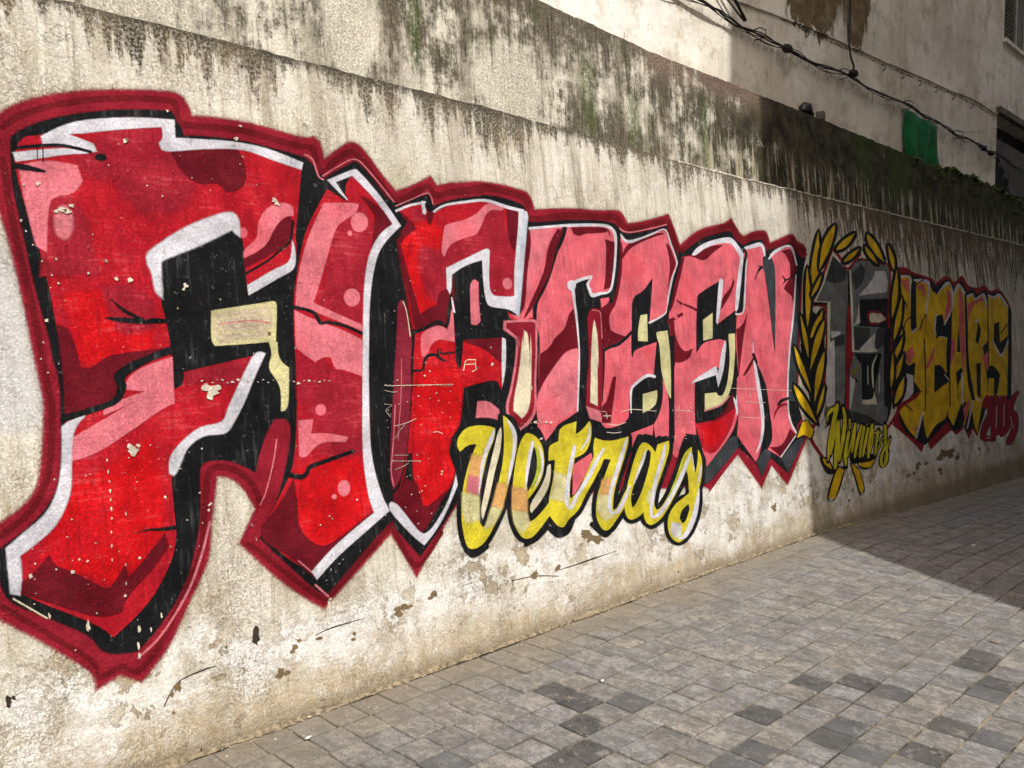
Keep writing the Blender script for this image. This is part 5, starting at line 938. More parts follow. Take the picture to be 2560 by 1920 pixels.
CHIPS = [
 ('paint_chips','chip',0,'1318,2385,12,13 1245,1839,10,11 1296,1837,14,14 933,2032,7,8 949,2164,6,7 995,2174,11,12 1949,2221,18,17 1959,2210,16,15 1789,2473,13,12 1778,2446,10,9 1813,2532,9,8 992,1676,9,10 1038,1901,5,6 1212,1904,8,9 1514,1824,13,13 1503,1809,9,8 1146,1856,6,6 1497,2538,8,8 946,1996,4,5 965,1947,5,5 991,1890,5,5 1019,1841,5,5 1040,1812,5,5 964,1538,4,5 975,1596,5,5 983,1488,4,4 1078,2085,26,14 1104,2105,15,8 1050,2078,11,6 1259,1182,22,23 1247,1200,14,14 1277,1202,10,11 1583,1391,34,32 1604,1404,26,25 1561,1411,21,21 1576,1368,18,17 880,786,10,11 1013,774,14,15 1066,803,6,7 1039,814,5,6 1362,995,8,8 1188,653,7,8 1249,782,8,8 2050,454,12,10 1540,942,11,11 1533,919,10,9 1501,993,6,5 1084,613,4,4 2082,815,7,6 2235,866,6,5 2031,782,6,5 897,826,4,5 962,794,4,5 1160,1157,3,9 1161,1114,4,11 1163,1079,3,8 1163,1045,4,11 1162,1011,3,8 1162,977,4,11 1161,943,3,8 1155,893,3,8 1153,842,3,8 1151,792,3,8 1212,952,3,9 1197,766,3,8 1194,698,3,8 1228,520,8,19 1220,462,7,19 1221,428,7,17 1313,552,5,13 1270,510,5,13 1053,574,9,24 929,640,6,16 1548,1437,8,4 1569,1428,3,2 1591,1429,6,3 1613,1441,5,3 1635,1438,8,5 1656,1426,6,3 1679,1428,11,6 1702,1436,12,7 1724,1431,3,2 1747,1431,9,5 1770,1429,5,3 1793,1424,5,3 1818,1433,5,3 1840,1420,5,3 1865,1429,3,2 1890,1432,7,4 1914,1425,6,3 1939,1425,8,4 1963,1419,7,4 1987,1411,15,8 2014,1422,6,3 2039,1421,11,6 2065,1417,4,2 2091,1414,11,6 2118,1419,6,3 2144,1415,5,3 2449,1382,4,1 2465,1380,5,2 2482,1384,5,2 2498,1378,6,2 2514,1380,3,1 2531,1380,4,1 2548,1379,5,2 2564,1374,4,1 2582,1379,5,2 2599,1375,6,2 2616,1377,3,1 2633,1376,3,1 2650,1371,4,1 2668,1373,3,1 2685,1371,7,2 2703,1372,4,1 2721,1371,6,2 2739,1374,5,2 2757,1373,7,2 2775,1371,6,2 2793,1370,3,1 2811,1364,4,1 2830,1366,5,1 2848,1365,5,1 2867,1364,5,1 3346,1136,4,1 3371,1133,7,2 3398,1135,3,1 3423,1132,4,1 3449,1133,7,2 3475,1128,11,3 3502,1129,5,1 3528,1127,7,2 3555,1124,4,1 3582,1125,8,2 3610,1124,5,1 3637,1124,5,1 3457,1136,22,15 3547,1130,13,9 3585,1125,16,10 3486,1039,13,9 3501,1041,9,6 3453,1335,13,9 3456,1322,9,6 3171,1472,12,9 3166,1462,10,7 3170,1559,7,5 2698,1421,9,7 2734,1443,6,5 2646,1322,7,5 2762,1331,7,5 2855,1337,5,4 2751,939,10,8 2746,925,9,7 2547,850,6,5 2636,880,6,4 2612,858,6,5 2597,854,5,4 2599,930,5,4 2505,794,4,3 2572,706,6,4 2521,1289,4,3 2456,1265,4,3 4914,922,7,4 4918,942,8,5 4851,1077,8,5 4950,1070,3,2 4932,1024,4,2 4791,941,9,5 5019,1125,8,5 4903,966,10,5 5048,1076,9,5 4765,947,3,2 4817,1139,4,2 4880,1138,7,4 4879,973,8,5 4828,945,4,2 5001,1023,7,4 4795,1121,7,4 5008,1029,7,4 4986,1110,10,6 4864,1024,4,2 4957,1028,3,2 4781,931,3,2 4930,1103,6,3 4928,1120,3,2 5041,1140,4,2 4867,1130,7,4 4900,988,7,4 4782,930,9,5 4847,1043,5,3 4806,1030,5,3 4774,993,3,2 2519,1169,1,1 2457,1386,3,3 2790,1231,5,3 2530,938,4,3 2575,1298,4,3 2719,1308,4,3 2734,1193,2,1 2569,766,3,2 2443,1215,2,2 2659,743,4,3 2521,1404,2,2 2549,942,3,2 2386,773,3,2 2617,999,1,1 2497,1350,2,2 2855,1148,2,1 2672,1010,4,3 2772,1293,5,3 2730,765,2,2 2712,1230,2,2 2649,1180,4,3 2609,1228,2,2 2840,1205,4,3 2725,731,2,1 2758,1389,2,1 2528,1407,4,3 3651,989,5,3 3636,867,6,4 4155,904,7,4 3428,554,2,1 3401,1019,5,3 4271,626,7,4 3300,994,3,2 3499,663,2,1 3292,1002,4,3 4056,945,2,1 3260,1065,4,2 3856,766,6,4 3424,1107,4,3 3363,589,5,3 3762,690,6,4 4294,405,4,2 3174,598,2,1 4045,471,4,3 3691,490,2,1 3178,803,2,1 1238,1159,3,3 1097,1113,2,2 891,877,3,3 1471,1157,3,3 1502,874,4,4 885,689,4,4 870,541,4,4 1524,1166,5,5 1322,1199,4,4 1118,725,2,2 1350,1143,2,2 892,724,1,2 1004,501,4,4 1441,894,5,4 1419,563,5,4 1177,818,2,2 1224,557,2,2 1062,721,2,2 1240,1199,3,3 1430,1097,5,4 1468,626,5,4 1054,1225,3,3 1083,1109,2,3 1262,1065,3,3 1369,803,4,4 1024,960,4,4 1391,2217,4,4 1250,1577,2,2 1653,2230,3,3 1320,2267,2,2 1885,2121,1,1 1020,1519,2,3 1249,2278,3,4 1836,2195,2,2 1700,2071,4,4 1473,1731,4,4 1535,2357,1,1 1391,1583,1,1 1419,1867,3,3 1466,1795,1,1 1172,2003,3,4 1292,2367,3,3 1324,1670,2,2 1012,1795,1,1 1796,2362,3,3 1058,1749,2,2'),
 ('paint_chips','brown',0,'1209,1904,8,9 1326,2391,9,9 1082,2084,8,9 1865,1633,11,10'),
 ('plaster_losses','brown',0,'2410,317,35,27 2445,330,27,21 2472,328,24,19 2625,358,29,22 2606,339,23,17 2159,276,19,16 2153,251,17,14 1783,205,27,24 1815,201,21,19 1881,314,17,15 1850,278,17,15 1862,290,22,19 1982,299,20,17 1357,270,21,21 1328,252,17,17 1332,181,10,10 3845,425,63,40 3796,447,49,32 3907,408,55,35 3779,470,37,24 3343,310,36,25 3532,308,34,23 6000,307,42,21 6008,279,35,17 4671,66,18,10 4926,-66,14,7 4356,-1,9,6 9776,346,198,68 9635,325,161,56 9944,342,169,58 10165,272,104,35 9008,321,87,32 8966,281,75,28 9213,299,78,28 9574,192,76,27 9594,156,63,22 8718,233,61,23 8864,238,57,21 7319,175,34,15 10930,298,70,22 10501,189,44,14 8985,158,52,19 6019,308,32,28 6005,284,25,22'),
 ('plaster_losses','dark',0,'1692,385,22,26 1687,362,20,24 1691,404,20,24 790,386,15,22 805,393,10,14 1560,369,6,7 1426,11,7,9'),
]
# ------------------------------------------------------------------ painted lettering
def is_corner(a, b, c, lim=50):
    u = (b-a); v = (c-b)
    if u.length < 1e-6 or v.length < 1e-6: return True
    return math.degrees(u.angle(v)) > lim
def smooth_closed(P):
    n = len(P); out = []
    for k in range(n):
        p0, p1, p2, p3 = P[k-1], P[k], P[(k+1) % n], P[(k+2) % n]
        c1 = is_corner(p0, p1, p2); c2 = is_corner(p1, p2, p3)
        m1 = Vector((0, 0)) if c1 else (p2-p0)*.5; m2 = Vector((0, 0)) if c2 else (p3-p1)*.5
        seg = (p2-p1)
        if c1: m1 = seg*1.0 if c2 else seg*1.5 - m2*.5
        if c2: m2 = seg*1.0 if c1 else seg*1.5 - m1*.5
        if m1.length > seg.length*1.4: m1 = m1.normalized()*seg.length*1.4
        if m2.length > seg.length*1.4: m2 = m2.normalized()*seg.length*1.4
        ns = 1 if (c1 and c2) else (4 if seg.length > .03 else 2)
        for j in range(ns):
            t = j/ns; out.append((2*t**3-3*t*t+1)*p1 + (t**3-2*t*t+t)*m1 + (-2*t**3+3*t*t)*p2 + (t**3-t*t)*m2)
    return out
def catmull(P, n=5):
    out = []
    for k in range(len(P)-1):
        p0, p1, p2, p3 = P[max(k-1, 0)], P[k], P[k+1], P[min(k+2, len(P)-1)]
        for j in range(n):
            t = j/n; out.append(.5*((2*p1)+(p2-p0)*t+(2*p0-5*p1+4*p2-p3)*t*t+(3*p1-p0-3*p2+p3)*t**3))
    out.append(P[-1]); return out
class Layer:
    def __init__(s): s.V = []; s.F = []; s.A = []
    def feather_ring(s, pts, z, f, base):
        n = len(pts); area = sum(pts[k].x*pts[(k+1) % n].y - pts[(k+1) % n].x*pts[k].y for k in range(n)); sg = 1 if area > 0 else -1
        o = len(s.V)
        for k in range(n):
            a, b_, c_ = pts[k-1], pts[k], pts[(k+1) % n]
            e1 = (b_-a); e2 = (c_-b_)
            e1 = e1.normalized() if e1.length > 1e-7 else Vector((1, 0)); e2 = e2.normalized() if e2.length > 1e-7 else e1
            n1 = Vector((e1.y, -e1.x))*sg; n2 = Vector((e2.y, -e2.x))*sg; m = n1+n2
            m = m.normalized() if m.length > 1e-4 else n1
            q = b_ + m*f*min(1.6, 1/max(.5, m.dot(n1)))
            s.V.append((q.x, q.y, z)); s.A.append(0.)
        for k in range(n):
            k2 = (k+1) % n; s.F.append((base+k, base+k2, o+k2, o+k))
    def poly(s, pts, z, f, amax=1.):
        tri = geometry.tessellate_polygon([[Vector((p.x, p.y, 0)) for p in pts]])
        base = len(s.V)
        for p in pts: s.V.append((p.x, p.y, z)); s.A.append(amax)
        for t in tri: s.F.append(tuple(base+i for i in t))
        if f > 0: s.feather_ring(pts, z, f, base)
    def strip(s, Lr, Rr, z, f):
        n = len(Lr); base = len(s.V)
        for k in range(n):
            a, b_ = Lr[k], Rr[k]; c_ = (a+b_)/2; d = (a-b_)/2; hw = max(d.length, 1e-5)
            ff = min(f, hw*1.2); zz = z + k*2e-6
            for q, al in ((c_+d*(1+ff*.5/hw), 0.), (c_+d*(1-ff*.5/hw), 1.), (c_-d*(1-ff*.5/hw), 1.), (c_-d*(1+ff*.5/hw), 0.)):
                s.V.append((q.x, q.y, zz)); s.A.append(al)
        for k in range(n-1):
            for j in range(3): s.F.append((base+k*4+j, base+(k+1)*4+j, base+(k+1)*4+j+1, base+k*4+j+1))
        for k0, sg in ((0, -1), (n-1, 1)):        # soft round ends
            kk = 1 if k0 == 0 else n-2
            c_ = (Lr[k0]+Rr[k0])/2; ci = (Lr[kk]+Rr[kk])/2; t = (c_-ci); t = t.normalized() if t.length > 1e-6 else Vector((1, 0))
            d = (Lr[k0]-Rr[k0])/2; hw = d.length; ff = min(f, hw*1.2); o = len(s.V); zz = z + k0*2e-6
            arc = [math.pi*j/6 for j in range(7)]
            for a_ in arc:
                r_ = hw-ff*.5; q = c_ + d.normalized()*math.cos(a_)*r_ + t*math.sin(a_)*r_ if hw > 1e-6 else c_; s.V.append((q.x, q.y, zz)); s.A.append(1.)
            for a_ in arc:
                r_ = hw+ff*.5; q = c_ + d.normalized()*math.cos(a_)*r_ + t*math.sin(a_)*r_ if hw > 1e-6 else c_; s.V.append((q.x, q.y, zz)); s.A.append(0.)
            s.F.append(tuple(range(o, o+7)))
            for j in range(6): s.F.append((o+j, o+j+1, o+7+j+1, o+7+j))
    def build(s, name, mat, parent):
        me = bpy.data.meshes.new(name); me.from_pydata(s.V, [], s.F); me.materials.append(mat)
        V = np.array(s.V)
        at = me.attributes.new('feather', 'FLOAT', 'POINT'); at.data.foreach_set('value', s.A)
        o = bpy.data.objects.new(name, me); return link(o, parent)
LABELS = {'red_halo': 'dark red sprayed outer outline round the whole big word', 'black_outline': 'black outline and charcoal drop shadow of the big word',
 'letter_f': 'first and largest letter, red with pale yellow rectangle', 'letter_u': 'second letter, red and pink with two dots and a crack', 'letter_r': 'third letter, bright red with a small drawn symbol',
 'letter_i': 'narrow coral letter with a cream drop below it', 'letter_t': 'coral letter with maroon swirl, fifth in the word', 'letter_e': 'first coral letter E with two pale yellow blocks', 'wide_letter_e': 'second coral letter E with a red foot',
 'letter_n': 'last coral letter N with grey wedges', 'yellow_script': 'yellow script word painted across the big letters, black edged', 'laurel_wreath': 'yellow laurel branches tied with a ribbon',
 'number_fifteen': 'grey cracked number 15 with dark red edge', 'winners_script': 'small yellow script word Winners', 'years_lettering': 'yellow word YEARS with coral shading', 'year_number': 'dark red painted year number 2005',
 'paint_chips': 'flaked spots and scratches in the paint', 'plaster_losses': 'brown holes and cracks where plaster fell off'}
names = {'halo': 'dark_red_paint', 'fringe': 'overspray', 'halocore': 'deep_red_paint', 'black': 'black_paint', 'red': 'red_paint', 'red2': 'scarlet_paint', 'bright': 'bright_red_paint', 'midred': 'crimson_paint', 'maroon': 'maroon_paint', 'maroon2': 'wine_red_paint', 'rim': 'wine_rim_paint', 'chip': 'bare_plaster',
 'chip2': 'bare_plaster', 'brown': 'brown_patch', 'dark': 'dark_hole', 'grey': 'charcoal_paint', 'grey2': 'grey_paint', 'dgrey': 'dark_grey_paint', 'light': 'pale_grey_paint', 'dred': 'dark_red_paint', 'dred2': 'dark_red_paint', 'yellow2': 'golden_paint', 'yellow3': 'yellow_paint', 'cream2': 'cream_paint', 'lav': 'lavender_paint'}
allkeys = list(MURAL.keys()); 
for l_, c_, f_, d_ in CHIPS:
    if l_ not in allkeys: allkeys.append(l_)
START = {'red_halo': .0003, 'black_outline': .0006, 'yellow_script': .0034, 'winners_script': .0030, 'paint_chips': .0056, 'plaster_losses': .0003}
chip_rng = random.Random(3)
for li, key in enumerate(allkeys):
    items = MURAL.get(key, []); z = START.get(key, .0011) + li*4e-6
    layers = {}; part = None
    for kind, col, f, data in items:
        q = [float(t)/1000 for t in data.split()]; pts = [Vector((q[k], q[k+1])) for k in range(0, len(q), 2)]
        lay = layers.setdefault(col, Layer()); fm = f*.0015+.0018 if f < 18 else f*.0018; z += 3e-5
        if kind == 'P': lay.poly(smooth_closed(pts), z, fm, .5 if col == 'fringe' else 1.)
        else:
            Lr, Rr = pts[0::2], pts[1::2]
            if kind == 'S' and len(Lr) > 2: Lr, Rr = catmull(Lr), catmull(Rr)
            lay.strip(Lr, Rr, z, fm)
    for l_, col, f, data in CHIPS:
        if l_ != key: continue
        lay = layers.setdefault(col, Layer())
        for t in data.split():
            a, b_, rx, ry = [float(s_)/1000 for s_ in t.split(',')]; z += 3e-6; n = chip_rng.choice((9, 11, 13)); rot = chip_rng.random()*6
            rx = max(rx*(.8 if rx < .02 else 1), .0016)*.92; ry = max(ry*(.8 if ry < .02 else 1), .0016)*.92
            pp = [Vector((a + rx*math.cos(rot+6.2832*k/n)*(r_ := chip_rng.uniform(.4, 1.2)), b_ + ry*math.sin(rot+6.2832*k/n)*r_)) for k in range(n)]
            lay.poly(pp, z, .0012)
    part = empty(key, (0, 0, 0), street_wall); part['label'] = LABELS[key]
    for col, lay in layers.items(): lay.build(names.get(col, col+'_paint'), PM[col], part)

# ------------------------------------------------------------------ upper mossy wall
MX = [-12, 4.172, 4.4, 4.77, 5.01, 5.33, 5.89, 6.48, 7.06, 7.58, 8.33, 9.05, 10.2, 11.32, 12.18, 13.72, 15.28, 30]; MZ = [3.79, 3.782, 3.772, 3.762, 3.752, 3.738, 3.738, 3.744, 3.742, 3.743, 3.743, 3.739, 3.738, 3.722, 3.77, 3.767, 3.69, 3.7]
mossy_wall = tag(empty('mossy_wall', (0, 0, 0)), 'dark rain-streaked mossy wall stepped back above the lettered wall', 'wall')
def y2(z): return 3.60 + .075*z
V, Fc = [], []; zn = 10
xs = list(np.arange(-12, 1.0, .5)) + list(np.arange(1.0, 18, .05)) + list(np.arange(18, 30.1, .5))
for x in xs:
    t = lerp(x, MX, MZ) + .007*mnoise.noise(Vector((x*4, 1, 0))) + .010*mnoise.noise(Vector((x*15, 2, 0))) + (.018*mnoise.noise(Vector((x*6, 4, 0))) if x > 9 else 0)
    for j in range(zn):
        z = 2.80 + (t-2.80)*j/(zn-1); rr = .004 + .010*max(0, (x-7)/8)
        V.append((x, y2(z) + rr*mnoise.noise(Vector((x*3, z*3, 4))), z))
    V += [(x, y2(t)+.012, t+.010), (x, 4.30, t+.012+.01*mnoise.noise(Vector((x*5, 9, 9))))]
m_ = zn+2
for k in range(len(xs)-1):
    for j in range(m_-1): Fc.append((k*m_+j, (k+1)*m_+j, (k+1)*m_+j+1, k*m_+j+1))
mesh_obj('streaked_face', V, Fc, M_MOSSWALL, mossy_wall, smooth=False)
# moss on its top edge
V, Fc = [], []
for k in range(240):
    x = 10.6 + 5.0*random.random()**.8; zt = lerp(x, MX, MZ); s = random.uniform(.015, .05); cx, cy, cz = x, y2(zt)+random.uniform(-.01, .16), zt + random.uniform(-.03, .02)
    if k > 170: cz -= random.uniform(0, .25); cy = y2(cz)-.002; s *= .6
    n0 = len(V); ns = 6
    for a in range(ns):
        q = 6.283*a/ns; r_ = s*random.uniform(.7, 1.4)*1.8; V.append((cx+r_*math.cos(q), cy+r_*.6*math.sin(q), cz+random.uniform(-.01, .01)))
    for a in range(ns):
        q = 6.283*a/ns+.4; r_ = s*random.uniform(.5, 1.0); V.append((cx+r_*math.cos(q), cy+r_*.6*math.sin(q), cz+s*random.uniform(.5, 1.1)))
    V.append((cx, cy, cz+s*1.3))
    for a in range(ns):
        a2 = (a+1) % ns; Fc += [(n0+a, n0+a2, n0+ns+a2, n0+ns+a), (n0+ns+a, n0+ns+a2, n0+2*ns)]
tag(mesh_obj('moss', V, Fc, M_MOSS), 'green moss cushions growing along the far top edge of the dark wall', 'moss', kind='stuff')

# ------------------------------------------------------------------ house above
house = tag(empty('cream_house', (0, 4.34, 0)), 'shabby cream rendered house rising behind the mossy wall', 'house')
def facade(x0, x1, z0, z1, holes, mat, parent, depth=.22, name='facade'):
    X = sorted({x0, x1} | {h[0] for h in holes} | {h[1] for h in holes}); Z = sorted({z0, z1} | {h[2] for h in holes} | {h[3] for h in holes})
    V, Fc = [], []
    def quad(*p): n = len(V); V.extend(p); Fc.append((n, n+1, n+2, n+3))
    for i in range(len(X)-1):
        for j in range(len(Z)-1):
            cx, cz = (X[i]+X[i+1])/2, (Z[j]+Z[j+1])/2
            if any(h[0] < cx < h[1] and h[2] < cz < h[3] for h in holes): continue
            quad((X[i], 0, Z[j]), (X[i+1], 0, Z[j]), (X[i+1], 0, Z[j+1]), (X[i], 0, Z[j+1]))
    for a, b_, c_, d in holes:
        quad((a, 0, c_), (a, 0, d), (a, depth, d), (a, depth, c_)); quad((b_, 0, d), (b_, 0, c_), (b_, depth, c_), (b_, depth, d))
        quad((a, 0, d), (b_, 0, d), (b_, depth, d), (a, depth, d)); quad((b_, 0, c_), (a, 0, c_), (a, depth, c_), (b_, depth, c_))
    return mesh_obj(name, V, Fc, mat, parent)
HOLES = [(15.42, 18.2, 3.5, 5.22), (15.66, 17.3, 6.44, 7.9), (9.0, 10.2, 7.9, 9.4), (4.4, 5.6, 6.4, 7.9), (-1.5, -.3, 6.4, 7.9)]
facade(-10, 26, 3.4, 11, HOLES, M_HOUSE, house, .30)
box('roof_slab', -10.05, 26.05, -.25, 6, 11.003, 11.2, M_HOUSE, house)
box('side_wall', -10, -9.8, .003, 6, 3.4, 11, M_HOUSE, house); box('far_side_wall', 25.8, 26, .003, 6, 3.4, 11, M_HOUSE, house)
def window(a, b_, c_, d, shutter=False):
    fr = empty('window', (0, 0, 0), house); t = .05; xa = a
    if shutter:
        sh = box('shutter', a+.01, a+.60, .02, .06, c_+.02, d-.02, M_WOOD, fr)
        V, Fc = [], []
        for k in range(22):
            z = c_+.06+k*(d-c_-.1)/22; n = len(V); V += [(a+.05, -.002, z), (a+.56, -.002, z), (a+.56, .018, z+.035), (a+.05, .018, z+.035), (a+.05, .004, z-.008), (a+.56, .004, z-.008)]; Fc += [(n, n+1, n+2, n+3), (n, n+4, n+5, n+1)]
        mesh_obj('slat', V, Fc, M_WOOD, fr); xa = a+.62
    V, Fc = [], []
    for q in ((xa, b_, .12, .17, c_, c_+t), (xa, b_, .12, .17, d-t, d), (xa, xa+t, .12, .17, c_+t, d-t), (b_-t, b_, .12, .17, c_+t, d-t), ((xa+b_)/2-t/2, (xa+b_)/2+t/2, .12, .17, c_+t, d-t)): box_data(*q, V, Fc)
    mesh_obj('frame', V, Fc, M_STEEL, fr)
    box('pane', xa+t, b_-t, .14, .15, c_+t, d-t, M_GLASS, fr)
    box('dark_room', a, b_, .301, .32, c_, d, M_DARK, fr); box('sill', a-.05, b_+.05, -.05, .003, c_-.06, c_-.003, M_HOUSE, fr)
for k, h in enumerate(HOLES[1:]): window(*h, shutter=(k == 0))
# dark stall front under the beam at the far end
rec = empty('boarded_opening', (0, 0, 0), house); rec['label'] = 'dark boarded opening under a beam at the far end'
box('back_board', 15.42, 18.2, .30, .33, 3.5, 5.22, M_DARK, rec)
V = [(15.46, .03, 4.83), (18.2, .03, 4.80), (18.2, .03, 4.10), (16.25, .03, 4.02), (15.46, .03, 4.55), (15.46, .06, 4.83), (18.2, .06, 4.80), (18.2, .06, 4.10), (16.25, .06, 4.02), (15.46, .06, 4.55)]
mesh_obj('brown_panel', V, [(4, 3, 2, 1, 0), (5, 6, 7, 8, 9), (0, 1, 6, 5), (1, 2, 7, 6), (2, 3, 8, 7), (3, 4, 9, 8), (4, 0, 5, 9)], M_BROWNP, rec)
box('lower_panel', 16.25, 18.2, .08, .11, 3.5, 4.10, M_BROWNP, rec)
V, Fc = [], []
for k in range(13):
    x = 15.42+.85*k/12
    for j in range(9): V.append((x, .02+.03*math.sin(k*1.7+j*.3), 5.0-.0*j-(1.15)*j/8*(1-.15*math.sin(k*.5))))
for k in range(12):
    for j in range(8): Fc.append((k*9+j, (k+1)*9+j, (k+1)*9+j+1, k*9+j+1))
V = [(x, y, min(z, 4.6-(x-15.42)*.55)) for x, y, z in V]
mesh_obj('hanging_sheet', V, Fc, M_DARK, rec, smooth=True)
V, Fc = [], []; box_data(15.38, 18.3, -.07, .02, 5.20, 5.30, V, Fc); mesh_obj('beam', V, Fc, simple_mat('beam_stain', (.13, .11, .09), .9, .4, 8, .004), rec)
# moulding that climbs a little along the facade, and the crack line under it
def ribbon(name, pts, h, d, mat, parent, jit=.0):
    V, Fc = [], []; P_ = []
    for (xa, za), (xb, zb) in zip(pts[:-1], pts[1:]):
        n = max(1, int((xb-xa)/.12)); P_ += [(xa+(xb-xa)*k/n, za+(zb-za)*k/n) for k in range(n)]
    P_.append(pts[-1])
    for x, z in P_:
        j = jit*mnoise.noise(Vector((x*4, z, 7))); dd = d*(1+.5*mnoise.noise(Vector((x*3, 1, 3))))
        V += [(x, .002, z+h/2+j), (x, -dd, z+h/2+j-.01), (x, -dd, z-h/2+j), (x, .002, z-h/2+j)]
    for k in range(len(P_)-1):
        for j in range(3): Fc.append((k*4+j, k*4+j+1, (k+1)*4+j+1, (k+1)*4+j))
    return mesh_obj(name, V, Fc, mat, parent)
ribbon('moulding', [(4.0, 4.72), (7.35, 4.79), (7.95, 4.84), (8.76, 4.905), (9.84, 4.955), (10.75, 5.0), (12.09, 5.08), (13.21, 5.13), (14.16, 5.2), (15.4, 5.19)], .03, .022, M_HOUSE, house, .01)
V, Fc = [], []
for x in np.arange(8.0, 15.2, .075):
    if random.random() < .55:
        z = lerp(x, [7.93, 8.76, 9.8, 10.75, 11.79, 13.34, 14.86], [4.83, 4.85, 4.90, 4.95, 5.0, 5.09, 5.13]) + random.uniform(-.008, .008); box_data(x, x+random.uniform(.03, .09), -.004, .001, z, z+random.uniform(.004, .014), V, Fc)
tag(mesh_obj('flaked_line', V, Fc, simple_mat('stain_dark', (.09, .07, .05), .9, .3, 10), house), kind='stuff')
V, Fc = [], []
for x in (8.76, 10.8, 11.4, 12.0, 12.6, 13.3, 14.1):
    z = lerp(x, [7.93, 8.76, 9.8, 10.75, 11.79, 13.34, 14.86], [4.83, 4.86, 4.90, 4.95, 5.0, 5.09, 5.13]) - .03
    hk = empty('hook', (0, 0, 0), house); 
    tube('hook_wire', [(x-.02, 0, z+.02), (x, -.03, z+.02), (x+.015, -.035, z-.02), (x, -.02, z-.05), (x-.02, -.015, z-.04)], .006, M_CABLE, hk)
    hk['label'] = 'small rusty hook under the moulding'
# ------------------------------------------------------------------ cables on the house
cb = tag(empty('cable_bundle', (0, 4.34, 0)), 'thick twisted bundle of black cables sagging along the cream house', 'cables')
CX = [1.0, 3.0, 5.2, 6.34, 6.8, 7.25, 7.71, 7.99, 8.45, 8.94, 9.74, 10.26, 11.04, 11.62, 12.45, 13.26, 14.36, 15.44, 17.05, 24]; CZ = [4.60, 4.57, 4.60, 4.59, 4.555, 4.54, 4.55, 4.52, 4.53, 4.54, 4.58, 4.56, 4.57, 4.59, 4.55, 4.53, 4.52, 4.52, 4.44, 4.4]
for s in range(7):
    pts = []; ph = random.random()*6; am = (.012, .018, .026, .02, .03, .015, .035)[s]; rad = (.0075, .006, .005, .006, .004, .004, .0035)[s]
    for x in np.arange(1.0, 24, .11):
        sag = -.02*abs(math.sin(x*2.1+ph*.2)) if s in (2, 4, 6) else 0
        pts.append((x, -.055 + .7*am*math.sin(x*5.1+ph), lerp(x, CX, CZ) + sag + am*math.cos(x*4.3+ph*1.3) + .010*mnoise.noise(Vector((x*3, s, 0)))))
    tube('cable', pts, rad, M_CABLE, cb, 6)
for x in np.arange(2.0, 17, 1.9):
    z = lerp(x, CX, CZ); tube('clamp', [(x, .0, z+.05), (x, -.06, z+.055), (x+.005, -.12, z+.02), (x+.005, -.12, z-.04), (x, -.05, z-.055), (x, .0, z-.05)], .006, M_CABLE, cb, 5)
for x, dz in ((9.78, .03), (8.2, -.01), (14.5, -.03), (14.85, -.05)):
    V, Fc = [], []; z = lerp(x, CX, CZ)+dz; n = 10
    for k in range(n+1):
        for j in range(8):
            q = 6.283*j/8; r_ = .045*math.sin(math.pi*k/n)**.5*(1+.3*mnoise.noise(Vector((k, j, x)))); V.append((x-.09+.18*k/n, -.09+r_*math.cos(q), z+r_*math.sin(q)))
    for k in range(n):
        for j in range(8): Fc.append((k*8+j, k*8+(j+1) % 8, (k+1)*8+(j+1) % 8, (k+1)*8+j))
    mesh_obj('taped_joint', V, Fc, M_CABLE, cb, smooth=True)
tag(tube('hanging_cable', [(9.77, 4.30, 9.), (9.77, 4.30, 6.5), (9.77, 4.30, 5.45), (9.76, 4.30, 5.28), (9.74, 4.29, 5.03), (9.72, 4.28, 4.9), (9.74, 4.27, 4.78), (9.80, 4.26, 4.70), (9.80, 4.26, 4.6)], .012, M_CABLE), 'single black cable dropping down the brown patch to the bundle', 'cable')
tag(tube('slanting_cable', [(6.2, 4.29, 5.2), (6.7, 4.29, 4.93), (7.07, 4.28, 4.72), (7.37, 4.26, 4.575)], .010, simple_mat('grey_cable', (.10, .095, .09), .6, .2, 10)), 'upper of two grey cables slanting up left from the bundle', 'cable', 'slanting cables')
tag(tube('slanting_cable', [(6.5, 4.27, 5.2), (6.9, 4.27, 4.90), (7.17, 4.26, 4.745), (7.38, 4.25, 4.58)], .014, M_CABLE), 'black slanting cable just right of the grey one, up from the bundle', 'cable', 'slanting cables')
tag(tube('thin_wire', [(13.38, 4.27, 4.56), (13.8, 4.27, 4.62), (14.21, 4.27, 4.69), (14.8, 4.27, 4.82), (15.4, 4.30, 4.98)], .005, M_STEEL, seg=5), 'thin pale wire bowing up to the far corner', 'wire')
tag(tube('loose_wire', [(13.0, 4.29, 4.42), (12.93, 4.27, 4.33), (12.80, 4.27, 4.26), (12.72, 4.28, 4.14)], .005, M_STEEL, seg=5), 'short pale loose wire beside the green cloth', 'wire')
tag(tube('drop_wire', [(15.44, 4.27, 4.83), (15.40, 4.26, 4.7), (15.30, 4.26, 4.58), (15.2, 4.26, 4.53)], .005, M_CABLE, seg=5), 'short dark wire at the far corner by the brown panel', 'wire')
